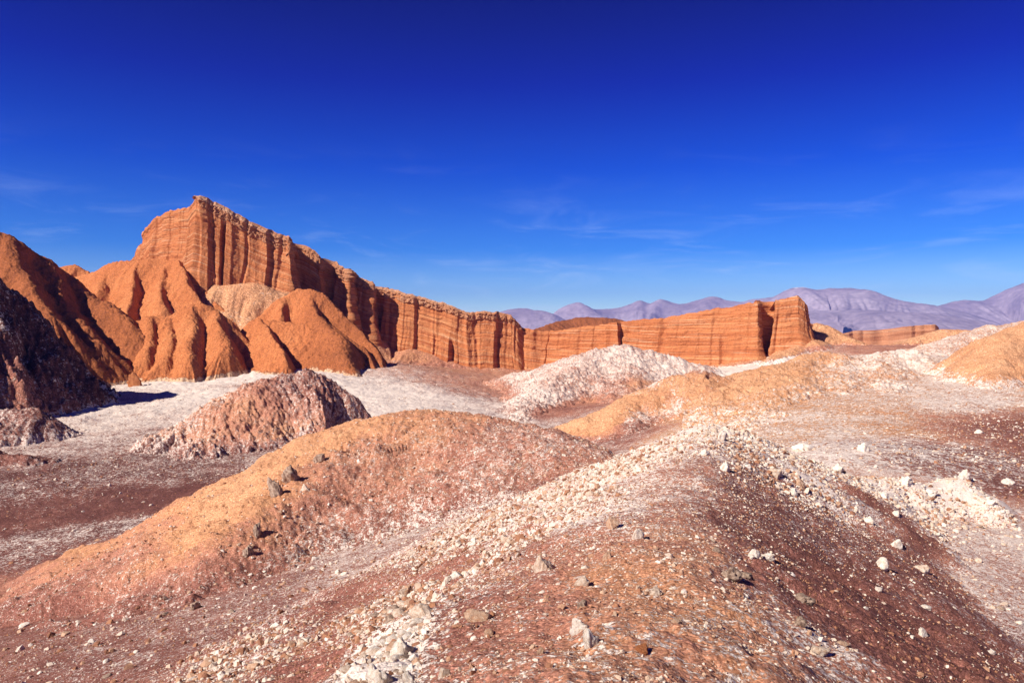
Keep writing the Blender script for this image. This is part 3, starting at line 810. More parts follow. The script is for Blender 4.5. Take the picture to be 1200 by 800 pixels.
hill_mesh('stony_ridge', 60, 1330, 0.7, 46, 620, 1.15, M_NEAR, P_RIDGE, 'brown stony ridge in front strewn with white salt stones, a white rubble spur to its right', 'ridge', margin=1.7, salt_lift=0.08, foot_h=0.42)
hill_mesh('tan_hill', -160, 760, 22, 95, 420, 1.2, M_TANHILL, P_TAN, 'smooth tan hill with a pebbly pink right flank just beyond the stony ridge', margin=2.4, salt_lift=0.10, foot_h=1.6)
hill_mesh('crusted_mound', 150, 480, 115, 175, 260, 0.9, M_MID, Paint((0.42, 0.42, 0.5), [(280, 480, 40, 20, 0.26, 0.62, 0.5), (360, 455, 50, 16, 0.50, 0.25, 0.5), (230, 490, 30, 14, 0.6, 0.6, 0.5), (330, 490, 40, 10, 0.5, 0.65, 0.5)]),
          'knobbly mound with an orange rocky left end in the white salt flat')
hill_mesh('small_crusted_mound', -120, 160, 95, 175, 240, 1.0, M_MID, Paint((0.45, 0.12, 0.5), [(30, 490, 50, 10, 0.5, 0.2, 0.5), (50, 550, 80, 14, 0.3, 0.15, 0.5)]),
          'low dark mound with white crust at the left edge of the salt flat')
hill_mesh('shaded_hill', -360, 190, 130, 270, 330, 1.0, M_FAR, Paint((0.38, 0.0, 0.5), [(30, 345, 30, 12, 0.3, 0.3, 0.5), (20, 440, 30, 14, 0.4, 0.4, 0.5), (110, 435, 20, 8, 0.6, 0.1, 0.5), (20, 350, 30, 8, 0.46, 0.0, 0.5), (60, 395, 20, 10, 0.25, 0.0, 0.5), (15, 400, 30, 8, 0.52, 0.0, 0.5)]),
          'steep dark hill patched with white salt, its face in shade at the left edge')
hill_mesh('rust_hill', -120, 200, 235, 350, 300, 0.8, M_CLAY, Paint((0.1, 0.38, 0), []), 'deep rust red gullied hill rising behind the dark salt patched hill')
hill_mesh('clay_cone', 50, 320, 290, 430, 300, 0.7, M_CLAY, Paint((0.15, 0.75, 0), []), 'flat topped orange clay hill with deep gullies below the cliff summit')
hill_mesh('clay_lobes', 125, 320, 250, 330, 240, 0.7, M_CLAY, Paint((0.12, 0.72, 0), []), 'low orange clay hill of rounded lobes in front of the flat topped one')
hill_mesh('small_clay_cone', 250, 335, 325, 365, 110, 0.7, M_CLAY, Paint((0.2, 0.85, 0), []), 'smallest orange clay cone, standing on the talus under the tall cliff')
hill_mesh('great_clay_mound', 230, 500, 270, 365, 300, 0.7, M_CLAY, Paint((0.12, 0.75, 0), [(430, 430, 30, 12, 0.1, 0.35, 0)]), 'largest orange clay mound, black shadow on its right end, below the cliff')  # tint spot paints the shadowed right end darker
hill_mesh('red_hill', 590, 800, 560, 700, 90, 0.8, M_CLAY, Paint((0.05, 0.2, 0), []), 'distant brick red hill showing over the rim of the cliff')
hill_mesh('white_mound', 560, 890, 150, 320, 320, 0.9, M_MID, Paint((0.60, 0.58, 0.4), [(725, 425, 50, 14, 0.74, 0.6, 0.4), (640, 475, 30, 12, 0.70, 0.45, 0.4), (745, 450, 16, 8, 0.3, 0.75, 0.3), (700, 470, 40, 12, 0.55, 0.4, 0.4), (670, 445, 20, 8, 0.6, 0.7, 0.3)]),
          'broad white salt crusted mound in front of the right half of the cliff')
hill_mesh('ochre_mound', 630, 910, 84, 145, 260, 0.9, M_MID, Paint((0.5, 0.65, 0.5), [(700, 495, 30, 16, 0.1, 1.0, 0.2), (740, 475, 30, 6, 0.2, 1.0, 0.2), (800, 455, 40, 12, 0.15, 0.98, 0.2), (780, 500, 40, 12, 0.78, 0.35, 0.6), (745, 500, 14, 10, 0.8, 0.5, 0.5), (860, 470, 30, 14, 0.4, 0.75, 0.4)]),
          'ochre mound with a white streaked front between the white mound and the stony ridge')
hill_mesh('crusted_tan_hill', 800, 1180, 58, 160, 300, 0.9, M_MID, Paint((0.48, 0.82, 0.3), [(1075, 430, 40, 14, 0.74, 0.8, 0.3), (1010, 445, 26, 10, 0.68, 0.8, 0.3), (950, 440, 50, 14, 0.38, 0.9, 0.3), (890, 455, 30, 14, 0.28, 0.92, 0.3), (1040, 450, 10, 10, 0.35, 0.8, 0.3), (1105, 440, 10, 10, 0.2, 0.75, 0.3),
          (1050, 470, 60, 12, 0.62, 0.92, 0.3), (920, 490, 60, 12, 0.64, 0.92, 0.3), (900, 470, 40, 8, 0.56, 0.92, 0.3), (1000, 490, 60, 10, 0.62, 0.92, 0.3)]),
          'broad peach and white crusted hill under the right end of the cliff')
hill_mesh('cracked_tan_hill', 1050, 1400, 80, 140, 260, 0.9, M_MID, Paint((0.3, 0.85, 0.4), [(1130, 440, 30, 14, 0.35, 0.85, 0.4), (1180, 420, 40, 20, 0.2, 0.9, 0.3)]),
          'tan hill split by dark cracks at the right edge')
hill_mesh('pale_hill', 1040, 1400, 160, 225, 140, 0.9, M_MID, Paint((0.62, 0.7, 0.4), []), 'pale stony hill crest above the cracked tan hill at the right')
hill_mesh('buff_hill', 890, 1060, 285, 390, 160, 0.8, M_FAR, Paint((0.25, 0.85, 0.3), []), 'smooth buff shoulder sloping down from the right end of the cliff')
hill_mesh('fluted_tan_hill', 1010, 1350, 370, 430, 110, 0.8, M_FAR, Paint((0.25, 0.9, 0.2), []), 'fluted tan hill in front of the far mesa')
hill_mesh('talus_slope', 150, 1000, 285, 420, 230, 0.9, M_FAR, Paint((0.22, 0.72, 0.2), [(300, 335, 40, 12, 0.3, 0.85, 0.2), (600, 440, 50, 8, 0.1, 0.6, 0.2), (500, 430, 50, 10, 0.25, 0.65, 0.2)]),
          'apron of loose brown talus along the foot of the cliff', 'slope')

# ------------------------------------------------------------------ the cliff
def cliff_columns(step):
    L = np.concatenate([[0], np.cumsum(np.hypot(np.diff(CX), np.diff(CY)))])
    s = np.arange(0, L[-1], step)
    f = lambda v: np.interp(s, L, v)
    return s, f(CX), f(CY), f(CT), f(CB), f(_c[:, 0])


s_, cx_, cy_, ct_, cb_, cu_ = cliff_columns(0.22)
k = 31
ker = np.hanning(k); ker /= ker.sum()
sm = lambda v: np.convolve(np.pad(v, k // 2, mode='edge'), ker, 'valid')
tx, ty = np.gradient(sm(cx_)), np.gradient(sm(cy_))
tl = np.hypot(tx, ty); nx, ny = ty / tl, -tx / tl           # outward, to the viewer
jag = 0.9 * fbm(s_, s_ * 0 + 0.5, wl=9, octv=4, gain=0.6, seed=200) + 0.5 * fbm(s_, s_ * 0, wl=2.2, octv=2, seed=203)
ct_ = ct_ + jag * np.where(cu_ < 620, 1.25, 1.1)
calm = 1 - 0.58 * sstep(625, 680, cu_) * (1 - sstep(880, 895, cu_))      # the right hand stretch is smoother
calm *= 1 - 0.55 * sstep(215, 160, cu_)


def panels(S, lo, hi, amp, soft, seed):
    """flat panels of rock standing a little before or behind one another"""
    r_ = np.random.default_rng(seed)
    e_ = np.cumsum(r_.uniform(lo, hi, 400)) - 40
    o_ = np.zeros_like(S); v = 0.0
    for q in e_[e_ < S.max() + 40]:
        nv = r_.uniform(-amp, amp)
        o_ = o_ + (nv - v) * sstep(q - soft, q + soft, S)
        v = nv
    return o_


def cracks(S, lo, hi, width, seed, D):
    r_ = np.random.default_rng(seed)
    e_ = np.cumsum(r_.uniform(lo, hi, 400)) - 20
    o_ = np.zeros_like(S)
    for q in e_[e_ < S.max() + 20]:
        w_ = width * r_.uniform(0.5, 1.6); a_ = r_.uniform(0.2, 1.0); top = r_.uniform(-10, 18); ph = r_.uniform(0, 9)
        x_ = (S - q - 1.2 * np.sin(D / 11 + ph) * 0.5) / w_
        o_ = o_ + a_ * np.clip(1 - np.abs(x_), 0, 1) ** 0.8 * sstep(top - 3, top + 3, D)
    return o_


def cliff_offset(S, D, Hh, cal):
    """how far the face stands out; S along, D metres below the rim, Hh height of the face"""
    Sw = S + 1.0 * perlin(S / 14, D / 16, seed=221) + 0.35 * perlin(S / 5, D / 5, seed=222)
    o = cal * (panels(Sw, 8, 34, 2.4, 0.6, 31) + panels(Sw, 3, 14, 0.7, 0.35, 32))
    o = o - cal * (4.8 * cracks(Sw, 12, 60, 1.7, 33, D) + 1.2 * cracks(Sw, 5, 18, 0.8, 34, D))
    o = o + cal * (1.6 * perlin(S / 20, D / 90, seed=213) + 0.9 * perlin(S / 7, D / 40, seed=217))
    led = perlin(S / 70, D / 2.6, seed=214) + 0.7 * perlin(S / 50, D / 1.0, seed=215)
    o = o + led * 0.34 + 0.22 * np.clip(perlin(S / 25, D / 4.5, seed=218) * 4, -1, 1) + cal * 0.45 * perlin(S / 2.4, D / 22, seed=219)
    o = o + 0.9 * fbm(S, D * 0.7, wl=5, octv=5, gain=0.66, seed=216)
    t = np.clip(D / np.maximum(Hh, 1), 0, 1)
    o = o + 3.2 * t ** 2.2 + 1.0 * t                          # the foot stands forward
    o = o - 1.2 * (1 - sstep(0, 1.6, D))                      # worn rim
    return o


NT = 170
tt = np.linspace(0, 1, NT)
face_h = ct_ - (cb_ - 9)
D = tt[:, None] * face_h[None]
Sg = np.repeat(s_[None], NT, 0)
off = cliff_offset(Sg, D, np.repeat((ct_ - cb_)[None], NT, 0), np.repeat(calm[None], NT, 0))
fx = cx_[None] + nx[None] * off; fy = cy_[None] + ny[None] * off; fz = ct_[None] - D
# the back: the beds dip away from the rim
NBK = 26
bk = np.linspace(0, 1, NBK + 1)[1:] ** 1.6 * 70
bnx, bny = np.zeros_like(nx) + 0.0, np.zeros_like(ny) + 1.0
bx = cx_[None] + nx[None] * off[:1] + bnx[None] * bk[:, None]
by = cy_[None] + ny[None] * off[:1] + bny[None] * bk[:, None]
smt = np.convolve(np.pad(ct_, 100, mode='edge'), np.ones(201) / 201, 'valid')
bz = ct_[None] * np.exp(-bk[:, None] / 12) + smt[None] * (1 - np.exp(-bk[:, None] / 12)) - 0.42 * bk[:, None] + 0.8 * fbm(bx, by, wl=10, octv=4, seed=240) * np.minimum(1, bk[:, None] / 5)
co = np.stack([np.vstack([bx[::-1], fx]), np.vstack([by[::-1], fy]), np.vstack([bz[::-1], fz])], -1)
dip = 5.0 * np.sin(cu_ / 70.0) * 0 
strat = np.vstack([np.repeat(-bk[::-1, None] * 0.05, len(s_), 1), D])
strat = strat - np.repeat((jag * 1.0)[None], len(strat), 0)
strat = np.where(np.repeat(cu_[None], len(strat), 0) > 640, strat - 0.13 * (np.repeat(s_[None], len(strat), 0) - s_[np.argmin(abs(cu_ - 640))]), strat)
along = np.repeat(s_[None], len(strat), 0)
cliff = new_mesh('cliff', co.reshape(-1, 3), grid_faces(*co.shape[:2])[:, ::-1], M_CLIFF, {'strat': strat.ravel(), 'along': along.ravel()})
tag(cliff, 'long banded orange sandstone cliff curving round the valley, summit at its left end', 'cliff')

# caprock: the blocky pale layer along the rim, left of the middle
sel = (cu_ > 229) & (cu_ < 612)
S2, X2, Y2, T2, U2, N2x, N2y, O2 = s_[sel], cx_[sel], cy_[sel], ct_[sel], cu_[sel], nx[sel], ny[sel], None
NC = 46
thick = (6.2 - 2.6 * sstep(330, 560, U2)) * sstep(229, 240, U2) + 0.4
Dc = np.linspace(-0.25, 1, NC)[:, None] * thick[None]
Sg2 = np.repeat(S2[None], NC, 0)
oc = cliff_offset(Sg2, np.maximum(Dc, 0) * 0 + 3.0, Dc * 0 + 60, np.repeat(calm[sel][None], NC, 0)) * 1.0
blk = fbm(Sg2, Dc * 1.4, wl=2.6, octv=3, gain=0.6, seed=250, mode='billow') + 0.6 * fbm(Sg2, Dc, wl=6, octv=2, seed=252)
edge = np.minimum(sstep(0, 0.25, np.linspace(0, 1, NC)), sstep(1, 0.72, np.linspace(0, 1, NC)))[:, None]
oc = oc + edge * (0.9 + 1.5 * blk) - 1.4 * (1 - edge)
cx2 = X2[None] + N2x[None] * oc; cy2 = Y2[None] + N2y[None] * oc; cz2 = T2[None] - Dc
cx2 = np.vstack([cx2[:1] * 1, cx2]); cy2 = np.vstack([cy2[:1] + 5, cy2]); cz2 = np.vstack([cz2[:1] - 1.2, cz2])
cc = np.stack([cx2, cy2, cz2], -1)
st2 = np.vstack([Dc[:1], Dc]); al2 = np.vstack([Sg2[:1], Sg2])
cap = new_mesh('caprock', cc.reshape(-1, 3), grid_faces(*cc.shape[:2])[:, ::-1], M_CAP, {'strat': st2.ravel(), 'along': al2.ravel()}, parent=cliff)
cap['label'] = 'pale blocky caprock along the rim'

# far mesa
def mesa(name, pts, drop, seed, label):
    p = np.array(pts, float)
    rx, rz = ray(p[:, 0], p[:, 1])
    X, Y, Z = rx * p[:, 2], p[:, 2], rz * p[:, 2]
    L = np.concatenate([[0], np.cumsum(np.hypot(np.diff(X), np.diff(Y)))])
    s = np.arange(0, L[-1], 0.5)
    x, y, z = np.interp(s, L, X), np.interp(s, L, Y), np.interp(s, L, Z)
    z = z + 0.8 * fbm(s, s * 0, wl=14, octv=4, seed=seed)
    D_ = np.linspace(0, drop, 40)[:, None] + 0 * s[None]
    o_ = -2.4 * (1 - np.clip(np.abs(perlin(s[None] / 14, D_ / 60, seed=seed + 1)) * 3, 0, 1)) + 0.7 * perlin(s[None] / 60, D_ / 2.4, seed=seed + 2) + 0.45 * np.maximum(D_ - drop * 0.45, 0)
    fx_, fy_, fz_ = x[None] + 0 * o_, y[None] - o_, z[None] - D_
    b_ = np.array([90, 50, 25, 10, 4])[:, None]
    co_ = np.stack([np.vstack([x[None] + 0 * b_, fx_]), np.vstack([y[None] + b_, fy_]), np.vstack([z[None] - 0.12 * b_, fz_])], -1)
    st_ = np.vstack([0 * b_ + 0 * s[None], D_]); al_ = np.repeat(s[None], len(st_), 0)
    return tag(new_mesh(name, co_.reshape(-1, 3), grid_faces(*co_.shape[:2])[:, ::-1], M_CAP, {'strat': st_.ravel(), 'along': al_.ravel()}), label, 'mesa')


mesa('mesa', [(975, 398, 600), (985, 392, 600), (1000, 388, 600), (1035, 386, 598), (1060, 383, 592), (1085, 380, 588), (1096, 380, 588), (1101, 384, 592), (1103, 392, 602), (1104, 398, 640)], 24, 300, 'small far tan mesa with a notched right end below the purple mountains')

# far mountains
def mountain(name, pts, depth, slope, seed, mat, label):
    """pts: (u, v) skyline at distance depth"""
    c = np.array([P(u, v, depth + 260 * math.sin(u * 0.021 + seed)) for u, v in pts])
    cr_ = Crest(c, sl=slope, sr=slope, r0=90, gul=60, gl=520, gr=900, seed=seed)
    t0, t1 = pxt(pts[0][0]) - 0.05, pxt(pts[-1][0]) + 0.05
    th_ = np.arange(t0, t1, 1.0 / F_PX)
    r_ = np.linspace(depth * 0.70, depth * 1.22, 200)
    x, y = fan(th_, r_ / 1.0)
    y = np.repeat(r_[:, None], len(th_), 1); x = np.tan(th_)[None] * y
    z = cr_.h(x, y) + 16 * fbm(x, y, wl=420, octv=5, gain=0.55, seed=seed, mode='ridge') + 7 * fbm(x, y, wl=120, octv=3, seed=seed + 3)
    keep = z > -70
    f = grid_faces(*x.shape); kf = keep.ravel()[f].all(1)
    snow = sstep(0, 1, (z - 0) / 1000)
    co_, f, at = compact(np.stack([x, y, z], -1).reshape(-1, 3), f[kf], {'salt': np.zeros(z.size), 'tint': np.full(z.size, 0.5)})
    o_ = new_mesh(name, co_, f[:, ::-1], mat, at)
    return tag(o_, label, 'mountain', kind='structure')


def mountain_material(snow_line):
    m, n, l, b = nodes_of('hazed_volcanic_slope')
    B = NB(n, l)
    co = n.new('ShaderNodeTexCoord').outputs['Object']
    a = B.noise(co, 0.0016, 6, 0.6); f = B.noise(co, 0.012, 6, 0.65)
    col = B.ramp(a, [(0.3, (0.27, 0.21, 0.24)), (0.5, (0.36, 0.285, 0.315)), (0.7, (0.44, 0.36, 0.385))])  # purplish rock, blued and paled so its colour carries part of the haze
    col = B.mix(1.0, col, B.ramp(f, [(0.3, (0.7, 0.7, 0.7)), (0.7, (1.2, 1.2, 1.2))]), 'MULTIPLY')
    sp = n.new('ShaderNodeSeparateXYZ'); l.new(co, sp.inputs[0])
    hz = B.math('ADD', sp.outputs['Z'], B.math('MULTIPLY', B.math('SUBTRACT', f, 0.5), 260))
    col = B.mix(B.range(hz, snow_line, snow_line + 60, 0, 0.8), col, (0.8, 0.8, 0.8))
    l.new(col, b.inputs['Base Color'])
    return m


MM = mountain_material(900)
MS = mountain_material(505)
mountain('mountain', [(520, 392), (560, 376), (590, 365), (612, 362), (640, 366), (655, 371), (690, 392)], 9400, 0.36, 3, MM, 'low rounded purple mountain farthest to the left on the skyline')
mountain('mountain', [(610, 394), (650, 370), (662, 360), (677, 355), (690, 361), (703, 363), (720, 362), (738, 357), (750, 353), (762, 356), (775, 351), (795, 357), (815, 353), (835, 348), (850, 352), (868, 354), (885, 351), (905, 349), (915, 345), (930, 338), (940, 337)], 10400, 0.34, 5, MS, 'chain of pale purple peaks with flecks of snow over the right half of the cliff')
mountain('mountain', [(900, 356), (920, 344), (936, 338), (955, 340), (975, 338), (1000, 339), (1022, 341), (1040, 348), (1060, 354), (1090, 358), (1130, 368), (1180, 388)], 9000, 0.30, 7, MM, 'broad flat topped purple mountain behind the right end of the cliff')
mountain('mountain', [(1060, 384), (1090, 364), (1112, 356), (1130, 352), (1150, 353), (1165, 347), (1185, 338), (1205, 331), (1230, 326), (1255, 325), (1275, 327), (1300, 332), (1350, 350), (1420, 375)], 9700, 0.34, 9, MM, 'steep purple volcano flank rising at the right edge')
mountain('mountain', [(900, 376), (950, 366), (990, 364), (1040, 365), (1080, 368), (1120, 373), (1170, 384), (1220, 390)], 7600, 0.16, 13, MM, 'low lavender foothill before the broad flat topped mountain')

# ------------------------------------------------------------------ haze
bm = bmesh.new(); bmesh.ops.create_cube(bm, size=1.0)
me = bpy.data.meshes.new('haze'); bm.to_mesh(me); bm.free()
hz = bpy.data.objects.new('haze', me); COL.objects.link(hz)
top = max(max(c[2] for c in o.bound_box) for o in COL.objects if o.type == 'MESH' and o.name.startswith('mountain')) + 12
hz.scale = (28000, 28000, top + 130); hz.location = (0, 0, (top - 130) / 2)
print('haze top', top)
m = bpy.data.materials.new('thin_desert_haze'); m.use_nodes = True
n = m.node_tree.nodes; n.clear()
ou = n.new('ShaderNodeOutputMaterial'); pv = n.new('ShaderNodeVolumePrincipled')
pv.inputs['Color'].default_value = (0.15, 0.26, 0.92, 1)
pv.inputs['Density'].default_value = 5.6e-5
m.node_tree.links.new(pv.outputs[0], ou.inputs['Volume'])
me.materials.append(m)
tag(hz, 'thin bluish haze over the whole valley', 'haze', kind='stuff')

# ------------------------------------------------------------------ stones
def full_height(x, y, keys):
    z = ground(x, y)
    for kx in keys:
        z = np.maximum(z, H[kx].h(x, y))
    return z


def ico(sub):
    b_ = bmesh.new(); bmesh.ops.create_icosphere(b_, subdivisions=sub, radius=1.0)
    v = np.array([q.co[:] for q in b_.verts]); f = np.array([[q.index for q in p.verts] for p in b_.faces])
    b_.free()
    return v, f


ICO = {k_: ico(k_) for k_ in (1, 2, 3, 4)}


def rock_shape(sub, seed, rough=0.30, lumpy=0.25, planes=7):
    """a broken lump: a ball cut by planes, then roughened"""
    v, f = ICO[sub]
    v = v.copy()
    r_ = np.random.default_rng(seed)
    d = r_.normal(size=(planes, 3)); d /= np.linalg.norm(d, axis=1)[:, None]
    c = r_.uniform(0.45, 0.9, planes)
    for i in range(planes):
        h_ = v @ d[i]
        ex = np.maximum(h_ - c[i], 0)
        v = v - ex[:, None] * d[i] * 0.9
    n1 = fbm(v[:, 0] + seed, v[:, 1], v[:, 2], wl=1.1, octv=3, seed=seed % 50, gain=0.55)
    n2 = fbm(v[:, 0] + seed, v[:, 1], v[:, 2], wl=0.4, octv=3, seed=seed % 50 + 3, mode='billow')
    v = v * (1 + rough * n1 + lumpy * 0.5 * n2)[:, None]
    return v, f


LOWROCKS = [rock_shape(1, 900 + i, 0.5, 0.2, 6) for i in range(24)]


def scatter(n_try, keys, paint, u0, u1, r0, r1, base, seed, cap_m, own=None):
    """stones whose sizes follow a power law; returns positions, sizes, tints"""
    r_ = np.random.default_rng(seed)
    t = r_.uniform(pxt(u0), pxt(u1), n_try); l_ = r_.uniform(math.log(r0), math.log(r1), n_try)
    R_ = np.exp(l_); x, y = np.sin(t) * R_, np.cos(t) * R_
    sa, ti, de = paint.at(x, y)
    clump = 0.6 + 1.3 * fbm(x, y, wl=0.05 * r1 + 0.6, octv=4, gain=0.65, seed=seed)
    ok = r_.uniform(0, 1.6, n_try) < de * np.clip(clump, 0.04, 1.8)
    if own:
        h_own = H[own].h0(x, y)
        ok &= h_own > ground0(x, y) - 0.1
    else:
        ok &= ~np.any([H[k_].h0(x, y) > ground0(x, y) + 0.1 for k_ in keys], axis=0) if keys else True
    x, y, R_, sa, ti, de = x[ok], y[ok], R_[ok], sa[ok], ti[ok], de[ok]
    rub = sstep(1.25, 1.8, de)                     # rubble belts hold the coarser stones
    size = base * 0.0011 * R_ * (1 - r_.uniform(0, 1, len(x))) ** (-1 / 2.1)
    size = np.minimum(size * (0.85 + 0.9 * rub), cap_m * (0.8 + 1.5 * rub) * r_.uniform(0.4, 1.0, len(x)))
    size = np.minimum(size, (0.006 + 0.006 * rub) * R_)
    z = H[own].h(x, y) if own else ground(x, y)
    tint = np.clip(np.where(r_.uniform(0, 1, len(x)) < 0.10 + 0.75 * sa, r_.uniform(0.55, 1.0, len(x)), r_.uniform(0.08, 0.5, len(x)) * (0.5 + ti)), 0, 1)
    return x, y, z, size, tint


def rot_z_tilt(r_, n_):
    q = r_.normal(size=(n_, 4)); q[:, 1:3] *= 0.45; q /= np.linalg.norm(q, axis=1)[:, None]
    w, a, b, c = q.T
    return np.stack([np.stack([1 - 2 * (b * b + c * c), 2 * (a * b - c * w), 2 * (a * c + b * w)], -1),
                     np.stack([2 * (a * b + c * w), 1 - 2 * (a * a + c * c), 2 * (b * c - a * w)], -1),
                     np.stack([2 * (a * c - b * w), 2 * (b * c + a * w), 1 - 2 * (a * a + b * b)], -1)], 1)


def stone_field(name, x, y, z, size, tint, seed, label):
    r_ = np.random.default_rng(seed)
    n_ = len(x)
    kind = r_.integers(0, len(LOWROCKS), n_)
    Rm = rot_z_tilt(r_, n_)
    sc = np.stack([r_.uniform(0.7, 1.25, n_), r_.uniform(0.7, 1.25, n_), r_.uniform(0.45, 0.85, n_)], -1) * size[:, None]
    cos, fs, ts, base = [], [], [], 0
    for k_ in range(len(LOWROCKS)):
        i = np.where(kind == k_)[0]
        if not len(i):
            continue
        v, f = LOWROCKS[k_]
        p = np.einsum('nij,nvj->nvi', Rm[i], v[None] * sc[i][:, None])
        p += np.stack([x[i], y[i], z[i] + 0.04 * size[i]], -1)[:, None]
        cos.append(p.reshape(-1, 3)); fs.append((f[None] + (np.arange(len(i)) * len(v))[:, None, None] + base).reshape(-1, 3))
        ts.append(np.repeat(tint[i], len(v))); base += len(i) * len(v)
    o_ = new_mesh(name, np.vstack(cos), np.vstack(fs), M_STONES, {'tint': np.concatenate(ts)}, smooth=False)
    return tag(o_, label, 'stones', kind='stuff')


FIELDS = {}  # per piece of land: x, y, z, size, tint
FIELDS['ridge'] = scatter(300000, [], P_RIDGE, 60, 1260, 2.6, 40, 0.75, 501, 0.075, own='stony_ridge')
FIELDS['tan'] = scatter(90000, [], P_TAN, -80, 740, 26, 70, 0.65, 502, 0.20, own='tan_hill')
FIELDS['floor'] = scatter(90000, list(H), P_GROUND, 780, 1260, 12, 150, 0.7, 503, 0.25)
FIELDS['valley'] = scatter(60000, list(H), P_GROUND, -60, 560, 16, 330, 0.7, 504, 0.5)

# ------------------------------------------------------------------ single rocks
BASE = [rock_shape(3, 100 + i, 0.26, 0.22, 18) for i in range(14)]
ROCK_MESH = {}


def rock_mesh(i, col):
    key = (i, col)
    if key not in ROCK_MESH:
        o_ = new_mesh('salt_stone', BASE[i][0], BASE[i][1], M_ROCK[col])
        ROCK_MESH[key] = o_.data
        bpy.data.objects.remove(o_)
    return ROCK_MESH[key]


def lay_rock(name, x, y, z, sx, sy, sz, col, seed, label, cat, group=None, tilt=0.3, own=False, sub=4, rough=0.36, lumpy=0.4, planes=14):
    r_ = random.Random(seed)
    if own:
        v, f = rock_shape(sub, seed, rough, lumpy, planes)
        o_ = new_mesh(name, v, f, M_ROCK[col])
    else:
        o_ = bpy.data.objects.new(name, rock_mesh(seed % len(BASE), col)); COL.objects.link(o_)
    o_.location = (x, y, z + 0.16 * sz)
    o_.scale = (sx, sy, sz)
    o_.rotation_euler = (r_.uniform(-tilt, tilt), r_.uniform(-tilt, tilt), r_.uniform(0, 6.28) if not own else r_.uniform(-0.5, 0.5))
    return tag(o_, label, cat, group)


